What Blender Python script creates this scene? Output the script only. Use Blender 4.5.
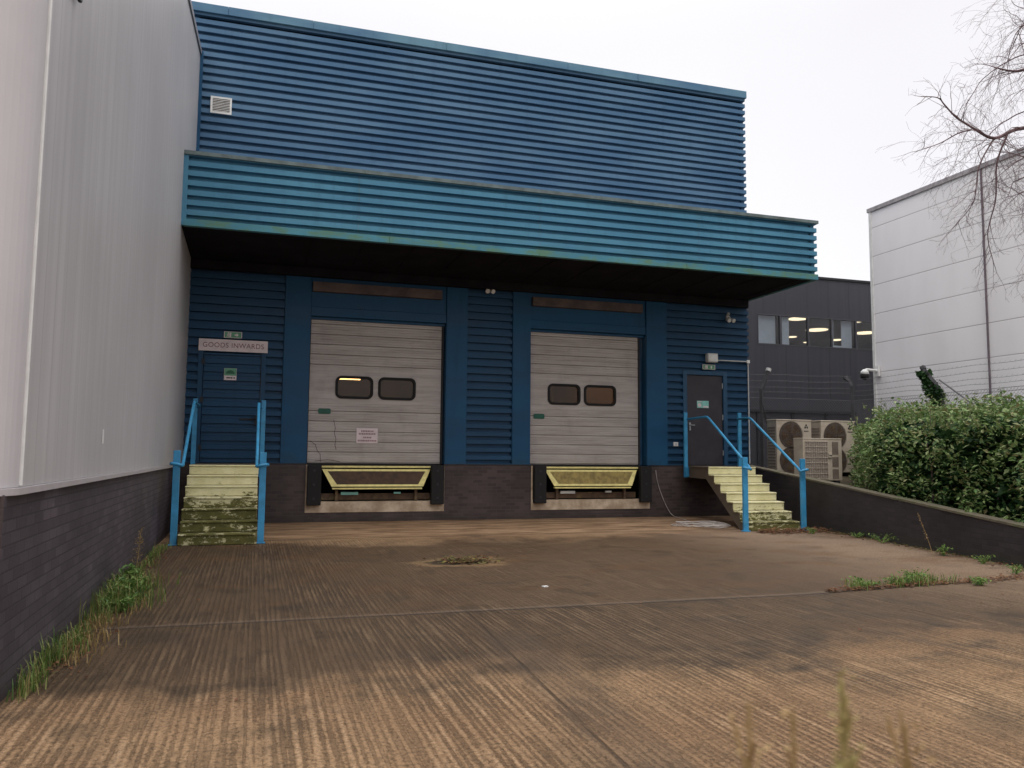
import bpy, math, random
import numpy as np
from mathutils import Vector, Matrix, noise as mnoise
random.seed(7); rng = np.random.default_rng(7)
S = bpy.context.scene
for o in list(bpy.data.objects): bpy.data.objects.remove(o)
COL = S.collection
R_ = math.radians

# ------------------------------------------------------------------ camera
F_PX, YAW, PIT, ROL, HC = 811.2457, .3037957, .0882199, .0085548, 1.45
fw = Vector((math.sin(YAW)*math.cos(PIT), math.cos(YAW)*math.cos(PIT), math.sin(PIT)))
rt = Vector((math.cos(YAW), -math.sin(YAW), 0)); up = rt.cross(fw)
r2 = rt*math.cos(ROL)+up*math.sin(ROL); u2 = -rt*math.sin(ROL)+up*math.cos(ROL)
cd = bpy.data.cameras.new('camera'); cam = bpy.data.objects.new('camera', cd); COL.objects.link(cam)
cam.matrix_world = Matrix(((r2.x, u2.x, -fw.x, 0), (r2.y, u2.y, -fw.y, 0), (r2.z, u2.z, -fw.z, HC), (0, 0, 0, 1)))
cd.sensor_width = 36; cd.lens = F_PX/1024*36; cd.clip_start = .05; cd.clip_end = 2000
cd.dof.use_dof = True; cd.dof.focus_distance = 15; cd.dof.aperture_fstop = 5.6
S.camera = cam

# ------------------------------------------------------------------ world, sun, exposure
SUN_EL, SUN_ROT = R_(62), R_(205)
w = bpy.data.worlds.new('World'); S.world = w; w.use_nodes = True
nt = w.node_tree; nt.nodes.clear()
out = nt.nodes.new('ShaderNodeOutputWorld'); mixs = nt.nodes.new('ShaderNodeAddShader')
bg1 = nt.nodes.new('ShaderNodeBackground'); bg2 = nt.nodes.new('ShaderNodeBackground')
sky = nt.nodes.new('ShaderNodeTexSky'); sky.sky_type = 'NISHITA'; sky.sun_disc = False
sky.sun_elevation = SUN_EL; sky.sun_rotation = SUN_ROT
nt.links.new(sky.outputs[0], bg1.inputs[0]); bg1.inputs[1].default_value = .02
# the overcast deck: pale, a little uneven
tc = nt.nodes.new('ShaderNodeTexCoord'); nz = nt.nodes.new('ShaderNodeTexNoise'); nz.inputs['Scale'].default_value = 2.2
nz.inputs['Detail'].default_value = 3
cr = nt.nodes.new('ShaderNodeValToRGB'); cr.color_ramp.elements[0].position = .3; cr.color_ramp.elements[1].position = .7
cr.color_ramp.elements[0].color = (.93, .895, .905, 1); cr.color_ramp.elements[1].color = (1.0, .985, .98, 1)
nt.links.new(tc.outputs['Generated'], nz.inputs['Vector']); nt.links.new(nz.outputs[0], cr.inputs[0])
sx = nt.nodes.new('ShaderNodeSeparateXYZ'); nt.links.new(tc.outputs['Generated'], sx.inputs[0])
mr = nt.nodes.new('ShaderNodeMapRange'); mr.interpolation_type = 'SMOOTHSTEP'   # overcast: brighter towards the zenith
nt.links.new(sx.outputs[2], mr.inputs[0]); mr.inputs[1].default_value = .45; mr.inputs[2].default_value = 1.; mr.inputs[3].default_value = .91; mr.inputs[4].default_value = 2.5
nt.links.new(mr.outputs[0], bg2.inputs[1]); nt.links.new(cr.outputs[0], bg2.inputs[0])
nt.links.new(bg1.outputs[0], mixs.inputs[0]); nt.links.new(bg2.outputs[0], mixs.inputs[1]); nt.links.new(mixs.outputs[0], out.inputs[0])
sl = bpy.data.lights.new('sun', 'SUN'); sl.energy = .6; sl.angle = R_(25); sl.color = (1, .95, .9)
so = bpy.data.objects.new('sun', sl); COL.objects.link(so)
az = R_(205)   # light comes from behind the camera
sd = Vector((math.sin(az)*math.cos(SUN_EL), math.cos(az)*math.cos(SUN_EL), math.sin(SUN_EL)))
so.rotation_euler = sd.to_track_quat('Z', 'Y').to_euler()
S.view_settings.view_transform = 'Standard'; S.view_settings.look = 'None'
S.view_settings.exposure = 0.1; S.view_settings.gamma = 1; S.view_settings.use_curve_mapping = False
S.render.resolution_x = 1024; S.render.resolution_y = 768

# ------------------------------------------------------------------ material helpers
class NT:
    def __init__(s, name):
        s.m = bpy.data.materials.new(name); s.m.use_nodes = True; s.t = s.m.node_tree; s.t.nodes.clear()
        s.o = s.t.nodes.new('ShaderNodeOutputMaterial'); s.b = s.t.nodes.new('ShaderNodeBsdfPrincipled')
        s.t.links.new(s.b.outputs[0], s.o.inputs[0]); s.tc = s.t.nodes.new('ShaderNodeTexCoord')
        sp = s.t.nodes.new('ShaderNodeSeparateXYZ'); s.t.links.new(s.tc.outputs['Object'], sp.inputs[0]); s.x, s.y, s.z = sp.outputs
    def put(s, sock, v):
        if isinstance(v, bpy.types.NodeSocket): s.t.links.new(v, sock)
        elif isinstance(v, (tuple, list)) and len(v) == 3 and sock.type == 'RGBA': sock.default_value = (*v, 1)
        else: sock.default_value = v
    def M(s, op, a, b=0., c=None, clamp=False):
        n = s.t.nodes.new('ShaderNodeMath'); n.operation = op; n.use_clamp = clamp
        s.put(n.inputs[0], a); s.put(n.inputs[1], b)
        if c is not None: s.put(n.inputs[2], c)
        return n.outputs[0]
    def vec(s, x=0., y=0., z=0.):
        n = s.t.nodes.new('ShaderNodeCombineXYZ')
        for i, v in enumerate((x, y, z)): s.put(n.inputs[i], v)
        return n.outputs[0]
    def sc(s, sx, sy, sz):
        n = s.t.nodes.new('ShaderNodeMapping'); n.inputs['Scale'].default_value = (sx, sy, sz)
        s.t.links.new(s.tc.outputs['Object'], n.inputs[0]); return n.outputs[0]
    def noise(s, vec=None, scale=1., detail=4., rough=.55):
        n = s.t.nodes.new('ShaderNodeTexNoise'); s.put(n.inputs['Vector'], vec if vec is not None else s.tc.outputs['Object'])
        n.inputs['Scale'].default_value = scale; n.inputs['Detail'].default_value = detail; n.inputs['Roughness'].default_value = rough
        return n.outputs[0]
    def ramp(s, v, lo, hi):      # smooth 0..1
        n = s.t.nodes.new('ShaderNodeMapRange'); n.interpolation_type = 'SMOOTHSTEP'
        s.put(n.inputs[0], v); n.inputs[1].default_value = lo; n.inputs[2].default_value = hi; return n.outputs[0]
    def mix(s, f, a, b, mode='MIX'):
        n = s.t.nodes.new('ShaderNodeMix'); n.data_type = 'RGBA'; n.blend_type = mode; n.clamp_factor = True
        s.put(n.inputs[0], f); s.put(n.inputs[6], a); s.put(n.inputs[7], b); return n.outputs[2]
    def bump(s, h, strength=.5, dist=.01):
        n = s.t.nodes.new('ShaderNodeBump'); n.inputs['Strength'].default_value = strength; n.inputs['Distance'].default_value = dist
        s.put(n.inputs['Height'], h); s.put(s.b.inputs['Normal'], n.outputs[0])
    def set(s, col=None, rough=None, spec=None, metal=None):
        if col is not None: s.put(s.b.inputs['Base Color'], col)
        if rough is not None: s.put(s.b.inputs['Roughness'], rough)
        if spec is not None: s.b.inputs['Specular IOR Level'].default_value = spec
        if metal is not None: s.b.inputs['Metallic'].default_value = metal
        return s.m

def simple(name, col, rough=.6, var=.25, scale=6., spec=.4, metal=0., dirt=None, dirt_amt=.5):
    n = NT(name); v = n.ramp(n.noise(None, scale, 5), .3, .7)
    dk = tuple(c*(1-var) for c in col); lt = tuple(min(1, c*(1+var*.5)) for c in col)
    c = n.mix(v, dk, lt)
    if dirt: c = n.mix(n.M('MULTIPLY', n.ramp(n.noise(None, scale*.6+1, 7, .7), .5, .68), dirt_amt), c, dirt)
    r = n.M('ADD', n.M('MULTIPLY', v, .12), rough-.06)
    return n.set(c, r, spec, metal)

def emit(name, col, st):
    n = NT(name); n.b.inputs['Emission Color'].default_value = (*col, 1); n.b.inputs['Emission Strength'].default_value = st
    return n.set((.8, .8, .8), .5)

def painted_sheet(name, col, col2, algae, zlo, zhi, amt=.6, rough=.5):
    """profiled sheet paint: faded lengthwise bands, rain streaks, algae towards zlo"""
    n = NT(name)
    a = n.ramp(n.noise(n.sc(.35, .35, 1.4), 1.3, 4), .35, .65)
    c = n.mix(a, col, col2)
    st = n.ramp(n.noise(n.sc(5, 5, .35), 1.0, 5, .65), .5, .8)
    c = n.mix(n.M('MULTIPLY', st, .35), c, tuple(x*.45 for x in col))
    g = n.ramp(n.z, zhi, zlo); gn = n.ramp(n.noise(n.sc(1.2, 1.2, 3), 1.6, 6, .7), .42, .62)
    c = n.mix(n.M('MULTIPLY', n.M('MULTIPLY', g, gn), amt), c, algae)
    sp = n.ramp(n.noise(None, 3.0, 8, .75), .66, .72); c = n.mix(n.M('MULTIPLY', sp, .5), c, (.02, .035, .05))
    n.bump(n.noise(n.sc(1, 1, 6), 2, 3), .15, .01)
    return n.set(c, n.M('ADD', n.M('MULTIPLY', a, .15), rough-.08), .22)

def brick_mat(name, axis, c1, c2, mortar, moss=False, efflo=.25):
    n = NT(name); v = n.vec(n.x if axis == 'x' else n.y, n.z, 0.)
    b = n.t.nodes.new('ShaderNodeTexBrick'); n.put(b.inputs['Vector'], v)
    b.inputs['Scale'].default_value = 1; b.inputs['Brick Width'].default_value = .225; b.inputs['Row Height'].default_value = .075
    b.inputs['Mortar Size'].default_value = .006; b.inputs['Mortar Smooth'].default_value = .2; b.inputs['Bias'].default_value = 0
    n.put(b.inputs['Color1'], c1); n.put(b.inputs['Color2'], c2); n.put(b.inputs['Mortar'], mortar)
    big = n.ramp(n.noise(None, 1.1, 5), .35, .68)
    c = n.mix(n.M('MULTIPLY', big, .5), b.outputs[0], tuple(x*.45 for x in c1))
    e = n.ramp(n.noise(n.sc(3, 3, 9), 1.2, 6, .7), .62, .74)
    c = n.mix(n.M('MULTIPLY', e, efflo), c, (.22, .2, .19))
    gz = n.ramp(n.M('ADD', n.z, n.M('MULTIPLY', n.noise(None, 3, 5), .35)), .42, .12)
    c = n.mix(n.M('MULTIPLY', gz, .55), c, (.03, .035, .02) if moss else (.03, .024, .018))
    h = n.M('ADD', n.M('MULTIPLY', b.outputs[1], -1.), n.M('MULTIPLY', n.noise(None, 40, 3), .4))
    n.bump(h, .55, .006)
    return n.set(c, .62, .35)

def concrete(name, c1, c2, green=None, gamt=.5, gscale=2.5):
    n = NT(name); a = n.ramp(n.noise(None, 2.5, 7, .65), .35, .68); c = n.mix(a, c1, c2)
    if green: c = n.mix(n.M('MULTIPLY', n.ramp(n.noise(None, gscale, 7, .7), .45, .6), gamt), c, green)
    n.bump(n.noise(None, 30, 5), .35, .006); return n.set(c, .85, .3)

# ------------------------------------------------------------------ geometry helpers
class MB:
    def __init__(s): s.v = []; s.f = []; s.m = []
    def quad(s, pts, mi=0):
        i = len(s.v); s.v += [tuple(p) for p in pts]; s.f.append(tuple(range(i, i+len(pts)))); s.m.append(mi); return s
    def box(s, x0, x1, y0, y1, z0, z1, mi=0, shear=0., y_ref=18.):
        i = len(s.v)
        for z in (z0, z1):
            for x, y in ((x0, y0), (x1, y0), (x1, y1), (x0, y1)): s.v.append((x+shear*(y-y_ref), y, z))
        for f in ((0, 3, 2, 1), (4, 5, 6, 7), (0, 1, 5, 4), (1, 2, 6, 5), (2, 3, 7, 6), (3, 0, 4, 7)):
            s.f.append(tuple(i+k for k in f)); s.m.append(mi)
        return s
    def prism(s, poly, axis, a, b, mi=0):
        """poly of 2d points in the other two axes (x: y,z; y: x,z; z: x,y) pushed from a to b"""
        def P(p, t): return (t, p[0], p[1]) if axis == 'x' else (p[0], t, p[1]) if axis == 'y' else (p[0], p[1], t)
        n = len(poly); i = len(s.v); s.v += [P(p, a) for p in poly]+[P(p, b) for p in poly]
        for k in range(n): s.f.append((i+k, i+(k+1) % n, i+n+(k+1) % n, i+n+k)); s.m.append(mi)
        s.f.append(tuple(i+k for k in range(n-1, -1, -1))); s.m.append(mi); s.f.append(tuple(i+n+k for k in range(n))); s.m.append(mi)
        return s
    def tube(s, pts, r, sides=8, mi=0, cap=True):
        pts = [Vector(p) for p in pts]; n = len(pts); rs = r if isinstance(r, (list, tuple)) else [r]*n
        i0 = len(s.v); up_ = Vector((0, 0, 1)); pu = None
        for k, p in enumerate(pts):
            d = (pts[min(k+1, n-1)]-pts[max(k-1, 0)])
            if d.length < 1e-9: d = Vector((0, 0, 1))
            d.normalize()
            u = d.cross(up_) if pu is None else pu-d*pu.dot(d)
            if u.length < 1e-3: u = d.cross(Vector((1, 0, 0)))
            u.normalize(); pu = u; v = d.cross(u)
            for j in range(sides):
                a = 2*math.pi*j/sides; s.v.append(tuple(p+(u*math.cos(a)+v*math.sin(a))*rs[k]))
        for k in range(n-1):
            for j in range(sides):
                a = i0+k*sides+j; b = i0+k*sides+(j+1) % sides; s.f.append((a, b, b+sides, a+sides)); s.m.append(mi)
        if cap and sides > 3:
            s.f.append(tuple(i0+j for j in range(sides-1, -1, -1))); s.m.append(mi)
            s.f.append(tuple(i0+(n-1)*sides+j for j in range(sides))); s.m.append(mi)
        return s
    def build(s, name, mats, parent=None, smooth=False, bevel=0., label=None):
        me = bpy.data.meshes.new(name); me.from_pydata(s.v, [], s.f); me.update()
        if not isinstance(mats, (list, tuple)): mats = [mats]
        for m in mats: me.materials.append(m)
        me.polygons.foreach_set('material_index', s.m)
        if smooth: me.polygons.foreach_set('use_smooth', [True]*len(s.f))
        o = bpy.data.objects.new(name, me); COL.objects.link(o)
        if parent is not None:
            o.parent = parent; q = parent; L = Vector((0, 0, 0))
            while q is not None: L += Vector(q.location); q = q.parent
            o.location = -L
        if bevel:
            b = o.modifiers.new('bevel', 'BEVEL'); b.width = bevel; b.segments = 2; b.limit_method = 'ANGLE'; b.angle_limit = R_(50)
        if label: o['label'] = label
        return o

def tag(o, label, cat, group=None, kind=None):
    if label: o['label'] = label
    if cat: o['category'] = cat
    if group: o['group'] = group
    if kind: o['kind'] = kind
    return o
def struct(o): o['kind'] = 'structure'; return o
def thing(name, label, cat, loc=(0, 0, 0), group=None):
    o = bpy.data.objects.new(name, None); COL.objects.link(o); o.location = loc; o.empty_display_size = .2
    return tag(o, label, cat, group)
def dup(root, delta, label):
    r = root.copy(); COL.objects.link(r); r.location = Vector(root.location)+Vector(delta); r['label'] = label
    for ch in list(root.children):
        c = ch.copy(); COL.objects.link(c); c.parent = r
        for g in list(ch.children):
            d = g.copy(); COL.objects.link(d); d.parent = c
    return r
def text(s, size, loc, mat, name, parent, xs=1., yaw=0., depth=.002):
    cu = bpy.data.curves.new(name, 'FONT'); cu.body = s; cu.size = size; cu.align_x = 'CENTER'; cu.align_y = 'CENTER'; cu.extrude = depth; cu.space_character = 1.08
    t = bpy.data.objects.new('tmp', cu); COL.objects.link(t); dg = bpy.context.evaluated_depsgraph_get(); dg.update()
    me = bpy.data.meshes.new_from_object(t.evaluated_get(dg)); bpy.data.objects.remove(t)
    me.transform(Matrix.Translation(Vector(loc)) @ Matrix.Rotation(yaw, 4, 'Z') @ Matrix.Rotation(R_(90), 4, 'X') @ Matrix.Diagonal((xs, 1, 1, 1)))
    me.materials.clear(); me.materials.append(mat); me.name = name
    o = bpy.data.objects.new(name, me); COL.objects.link(o); o.parent = parent
    q = parent; L = Vector((0, 0, 0))
    while q is not None: L += Vector(q.location); q = q.parent
    o.location = -L; return o
def rrect(x0, x1, z0, z1, r, n=6):
    pts = []
    for cx, cz, a0 in ((x1-r, z0+r, -90), (x1-r, z1-r, 0), (x0+r, z1-r, 90), (x0+r, z0+r, 180)):
        for k in range(n+1): a = R_(a0+90*k/n); pts.append((cx+r*math.cos(a), cz+r*math.sin(a)))
    return pts
def arc(p, q, r_, n=5):
    return [tuple(Vector(p).lerp(Vector(q), k/n)) for k in range(n+1)]

# ------------------------------------------------------------------ materials
M = {}
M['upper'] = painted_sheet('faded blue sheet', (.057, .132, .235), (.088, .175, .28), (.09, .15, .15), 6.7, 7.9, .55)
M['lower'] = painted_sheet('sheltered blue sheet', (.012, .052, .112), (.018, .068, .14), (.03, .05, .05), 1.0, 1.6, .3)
M['canopy'] = painted_sheet('bright blue sheet', (.06, .195, .305), (.08, .24, .355), (.07, .2, .24), 5.5, 6.2, .5)
M['trim'] = painted_sheet('blue flashing', (.065, .15, .255), (.12, .24, .32), (.12, .25, .2), 5.4, 11.6, .6)
M['trim2'] = painted_sheet('algae flashing', (.055, .19, .26), (.075, .25, .32), (.10, .2, .12), 5.4, 7.0, .9)
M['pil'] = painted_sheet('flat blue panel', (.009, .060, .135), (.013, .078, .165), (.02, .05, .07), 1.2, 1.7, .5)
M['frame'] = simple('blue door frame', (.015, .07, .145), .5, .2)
M['cap'] = simple('weathered grey flashing', (.13, .17, .17), .7, .4, 3, dirt=(.05, .07, .05))
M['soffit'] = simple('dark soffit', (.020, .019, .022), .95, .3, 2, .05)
M['beige'] = simple('dusty beige board', (.12, .09, .08), .8, .4, 3, dirt=(.08, .06, .06))
M['brickx'] = brick_mat('dark brick x', 'x', (.048, .034, .034), (.085, .060, .058), (.075, .062, .055))
M['bricky'] = brick_mat('dark brick y', 'y', (.066, .054, .066), (.105, .087, .102), (.05, .043, .05), efflo=.3)
M['brickw'] = brick_mat('sooty brick', 'y', (.03, .026, .03), (.045, .037, .042), (.03, .027, .026), moss=True, efflo=.12)
M['conc'] = concrete('pit concrete', (.34, .25, .17), (.62, .50, .37))
M['stairc'] = concrete('stair concrete', (.11, .085, .065), (.2, .155, .12), (.07, .07, .035), .5)
M['cope'] = concrete('mossy coping', (.10, .085, .06), (.2, .17, .12), (.06, .07, .03), .7)
M['black'] = simple('black rubber', (.012, .011, .011), .8, .3, 8)
M['dark'] = simple('dark steel', (.02, .02, .024), .6, .3)
M['bluepaint'] = simple('bright blue rail paint', (.045, .27, .49), .45, .22, 5, dirt=(.10, .29, .42), dirt_amt=.5)
M['white'] = simple('white plastic', (.72, .72, .70), .5, .1)
M['grey'] = simple('grey plastic', (.55, .55, .53), .6, .15)
M['yellow'] = simple('worn yellow paint', (.86, .76, .30), .6, .15, 9, dirt=(.45, .36, .14), dirt_amt=.4)
M['rust'] = simple('brown steel', (.10, .06, .035), .75, .4, 6, dirt=(.22, .17, .06))
M['ac'] = simple('cream casing', (.50, .43, .34), .55, .12, 4, dirt=(.3, .22, .15), dirt_amt=.4)
M['acdark'] = simple('dark grille', (.10, .075, .06), .7, .3)
M['coil'] = simple('coil fins', (.27, .225, .19), .6, .2, 30)
M['bark'] = simple('purple brown bark', (.15, .095, .10), .9, .4, 9)
M['red'] = simple('red lettering', (.22, .09, .11), .6, .2)
M['green'] = simple('green sign', (.01, .10, .065), .5, .2)
M['signgreen'] = simple('green pictogram ground', (.12, .33, .2), .5, .15)
M['mint'] = simple('mint sticker', (.25, .58, .52), .5, .15)
M['signw'] = simple('pinkish white sign', (.74, .64, .64), .6, .12)
M['steel'] = simple('galvanised', (.4, .42, .44), .4, .2, 8, metal=.6)

n = NT('loading door skin')     # horizontally stained pinkish grey door sheet
a = n.ramp(n.noise(n.sc(.7, 1, 7), 1.5, 6, .6), .3, .72)
c = n.mix(a, (.38, .34, .315), (.50, .46, .43))
b_ = n.ramp(n.noise(n.sc(2.5, 1, 1.2), 1.0, 5, .65), .5, .75); c = n.mix(n.M('MULTIPLY', b_, .22), c, (.18, .14, .13))
n.bump(n.noise(n.sc(1, 1, 12), 3, 3), .12, .01); M['door'] = n.set(c, .5, .35)
n = NT('dark grey door'); M['pdoor'] = n.set(n.mix(n.ramp(n.noise(None, 3, 6), .35, .7), (.038, .034, .042), (.05, .045, .054)), .55, .35)

def vclad(name, axis, c1, c2, pitch, bumpd=.004):   # upright ribbed wall panels with rain streaks
    n = NT(name); u = n.x if axis == 'x' else n.y
    st = n.noise(n.vec(n.M('MULTIPLY', u, 6.), 0., n.M('MULTIPLY', n.z, .12)), 1.3, 6, .65)
    c = n.mix(n.ramp(st, .3, .72), c1, c2)
    bl = n.ramp(n.noise(None, .5, 4), .35, .7); c = n.mix(n.M('MULTIPLY', bl, .35), c, tuple(x*.8 for x in c1))
    fr = n.M('FRACT', n.M('DIVIDE', u, pitch)); gr = n.ramp(n.M('ABSOLUTE', n.M('SUBTRACT', fr, .5)), .0, .06)
    c = n.mix(n.M('SUBTRACT', 1., gr), c, tuple(x*.88 for x in c1))
    n.bump(n.M('ADD', gr, n.M('MULTIPLY', st, .8)), .5, bumpd); return n.set(c, .45, .4)
M['leftclad'] = vclad('left grey cladding', 'y', (.44, .425, .43), (.51, .495, .50), .3, .0012)
M['leftcorner'] = simple('pale grey panel', (.50, .48, .49), .5, .06, 1)
M['darkclad'] = vclad('charcoal cladding', 'x', (.045, .045, .054), (.058, .057, .067), .9)
n = NT('white warehouse panels')
fr = n.M('FRACT', n.M('DIVIDE', n.M('SUBTRACT', n.z, .93), .9)); ln = n.ramp(n.M('ABSOLUTE', n.M('SUBTRACT', fr, .5)), .0, .025)
c = n.mix(n.ramp(n.noise(n.sc(1, 1, .3), .8, 5), .3, .7), (.80, .775, .785), (.86, .84, .85)); c = n.mix(ln, (.45, .42, .43), c)
n.bump(ln, .4, .01); M['whiteclad'] = n.set(c, .6, .3)

# ground: brushed concrete bays, dark brown patches, joints
n = NT('brushed concrete yard')
big = n.noise(None, .42, 5, .6); mid = n.noise(None, 1.7, 6, .65); fine = n.noise(None, 38, 6, .75); speck = n.noise(None, 90, 3, .7)
# tined grooves: near-regular, straight, broken up along their length
wob = n.noise(n.vec(n.M('MULTIPLY', n.x, 5.), n.M('MULTIPLY', n.y, .12), 0.), 1., 2, .5)
u = n.M('ADD', n.x, n.M('MULTIPLY', n.M('SUBTRACT', wob, .5), .11))
s1 = n.M('ADD', n.M('MULTIPLY', n.M('SINE', n.M('MULTIPLY', u, 134.)), .75), n.M('MULTIPLY', n.M('SINE', n.M('MULTIPLY', u, 83.)), .25))
pm = n.ramp(n.noise(n.sc(1, .55, 1), 1.15, 4, .6), .36, .66)          # where the marks survived
brk = n.noise(n.vec(n.M('MULTIPLY', n.x, 13.), n.M('MULTIPLY', n.y, 1.1), 2.), 1., 4, .65)
chip = n.noise(n.sc(1.6, 1, 1), 34, 4, .7)
tine = n.M('ADD', n.M('ADD', n.M('MULTIPLY', s1, .16), brk), n.M('MULTIPLY', n.M('SUBTRACT', chip, .5), .75))
tm = n.ramp(tine, .36, .52)
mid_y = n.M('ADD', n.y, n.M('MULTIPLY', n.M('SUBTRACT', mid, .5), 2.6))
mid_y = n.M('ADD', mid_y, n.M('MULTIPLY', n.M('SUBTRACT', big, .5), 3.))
dark_belt = n.M('MULTIPLY', n.ramp(mid_y, 4.6, 5.9), n.ramp(mid_y, 14.3, 13.0))          # darker, smoother belt in front of the docks
dark_side = n.ramp(n.M('SUBTRACT', n.x, n.M('MULTIPLY', big, 3.)), 8.2, 4.6)               # fades out to the right
darker = n.M('MULTIPLY', dark_belt, n.M('ADD', n.M('MULTIPLY', dark_side, .8), .2))
patch = n.ramp(mid, .50, .66); darker = n.M('ADD', n.M('MULTIPLY', darker, .8), n.M('MULTIPLY', patch, .22), clamp=True)
nearw = n.M('MULTIPLY', n.ramp(n.noise(None, .9, 5, .6), .5, .68), n.ramp(n.y, 6.5, 4.5)); darker = n.M('ADD', darker, n.M('MULTIPLY', nearw, .5), clamp=True)
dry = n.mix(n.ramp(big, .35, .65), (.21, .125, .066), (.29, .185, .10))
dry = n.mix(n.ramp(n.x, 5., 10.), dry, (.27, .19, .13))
dark_col = n.mix(n.ramp(mid, .35, .65), (.036, .0215, .0115), (.062, .039, .021))
c = n.mix(darker, dry, dark_col)
rustn = n.ramp(n.noise(n.sc(.7, 1.3, 1), 1.0, 6, .68), .50, .66); c = n.mix(n.M('MULTIPLY', n.M('MULTIPLY', rustn, n.ramp(n.y, 7.3, 8.2)), .55), c, (.115, .056, .022))
blk = n.ramp(n.noise(n.sc(.8, 1.2, 1), .8, 6, .65), .54, .70); c = n.mix(n.M('MULTIPLY', blk, .5), c, (.030, .023, .017))
far = n.M('MULTIPLY', n.ramp(n.y, 7.4, 7.7), n.M('MULTIPLY', n.ramp(n.M('ADD', n.x, n.M('MULTIPLY', mid, 1.5)), 1.2, 3.2), .45))
smoothm = n.M('MULTIPLY', n.M('MULTIPLY', n.ramp(n.y, 14.6, 13.8), n.M('SUBTRACT', 1., far)), n.M('SUBTRACT', 1., n.M('MULTIPLY', n.ramp(n.x, 4., 9.), n.ramp(n.y, 6.5, 8.5))))
tinef = n.M('MULTIPLY', n.M('SUBTRACT', 1., tm), n.M('MULTIPLY', n.M('MULTIPLY', smoothm, n.M('ADD', .2, n.M('MULTIPLY', pm, .6))), n.M('SUBTRACT', .95, n.M('MULTIPLY', darker, .25))))
c = n.mix(tinef, c, n.mix(darker, (.075, .044, .024), (.022, .014, .008)))
rdg = n.M('MULTIPLY', n.ramp(tine, .58, .74), n.M('MULTIPLY', n.M('MULTIPLY', smoothm, pm), .6)); c = n.mix(rdg, c, n.mix(darker, (.44, .30, .18), (.15, .10, .056)))
c = n.mix(n.M('MULTIPLY', n.ramp(fine, .46, .60), .62), c, (.045, .030, .018)); c = n.mix(n.M('MULTIPLY', n.ramp(speck, .58, .68), n.M('SUBTRACT', .55, n.M('MULTIPLY', darker, .4))), c, (.46, .34, .23))
# orange-brown silt on the apron by the wall and round the leaf patch
ap = n.M('MULTIPLY', n.ramp(n.M('ADD', n.y, n.M('MULTIPLY', mid, 1.2)), 14.5, 15.6), .8)
apc = n.mix(n.ramp(n.noise(n.sc(.6, 2.2, 1), 1.6, 6, .65), .35, .65), (.12, .068, .036), (.36, .235, .14)); c = n.mix(ap, c, apc)
dx = n.M('MULTIPLY', n.M('SUBTRACT', n.x, 2.75), .62); dy = n.M('SUBTRACT', n.y, 10.9)
dd = n.M('SQRT', n.M('ADD', n.M('MULTIPLY', dx, dx), n.M('MULTIPLY', dy, dy))); dd = n.M('ADD', dd, n.M('MULTIPLY', n.M('SUBTRACT', mid, .5), .8))
c = n.mix(n.M('MULTIPLY', n.ramp(dd, .55, .35), .6), c, (.22, .14, .07)); c = n.mix(n.ramp(dd, .34, .22), c, (.045, .03, .018))
# joints
jn = n.M('MULTIPLY', n.M('SUBTRACT', n.noise(None, 4, 4), .5), .05)
yj = n.M('ADD', n.M('ADD', 7.48, n.M('MULTIPLY', n.M('MAXIMUM', n.M('SUBTRACT', n.x, 5.6), 0.), .09)), jn)
j1 = n.M('ABSOLUTE', n.M('SUBTRACT', n.y, yj)); j1m = n.M('MULTIPLY', n.ramp(j1, .035, .012), .75)
band = n.M('MULTIPLY', n.ramp(n.M('SUBTRACT', n.y, yj), .16, .06), n.ramp(n.M('SUBTRACT', n.y, yj), -.02, .03)); c = n.mix(n.M('MULTIPLY', band, .35), c, (.17, .125, .09))
yj2 = n.M('ADD', n.M('ADD', 14.38, n.M('MULTIPLY', n.x, .02)), jn); j2 = n.M('ABSOLUTE', n.M('SUBTRACT', n.y, yj2)); j2m = n.M('MULTIPLY', n.ramp(j2, .05, .015), .8)
xj = n.M('ADD', n.M('SUBTRACT', 1.93, n.M('MULTIPLY', n.M('SUBTRACT', 7.56, n.y), .055)), n.M('MULTIPLY', jn, .3))
j3 = n.M('ABSOLUTE', n.M('SUBTRACT', n.x, xj)); lim = n.ramp(n.y, 7.55, 7.4); j3m = n.M('MULTIPLY', n.M('MULTIPLY', n.ramp(j3, .016, .004), lim), .55)
strip = n.M('MULTIPLY', n.M('MULTIPLY', n.ramp(n.M('ABSOLUTE', n.M('SUBTRACT', n.x, n.M('ADD', xj, .12))), .26, .16), n.ramp(n.y, 6.9, 6.2)), .35)
c = n.mix(strip, c, (.075, .053, .037))
jm = n.M('MAXIMUM', n.M('MAXIMUM', j1m, j2m), j3m); c = n.mix(jm, c, (.03, .022, .015))
h = n.M('ADD', n.M('MULTIPLY', n.M('MULTIPLY', tm, smoothm), .55), n.M('ADD', n.M('MULTIPLY', fine, .5), n.M('MULTIPLY', jm, -1.5)))
n.bump(h, .9, .012)
M['ground'] = n.set(c, n.M('SUBTRACT', .9, n.M('MULTIPLY', darker, .36)), .2)
n = NT('bare earth'); n.bump(n.noise(None, 14, 6), .6, .03)
M['earth'] = n.set(n.mix(n.noise(None, 5, 6, .7), (.035, .03, .018), (.10, .08, .05)), .95, .2)

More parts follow.
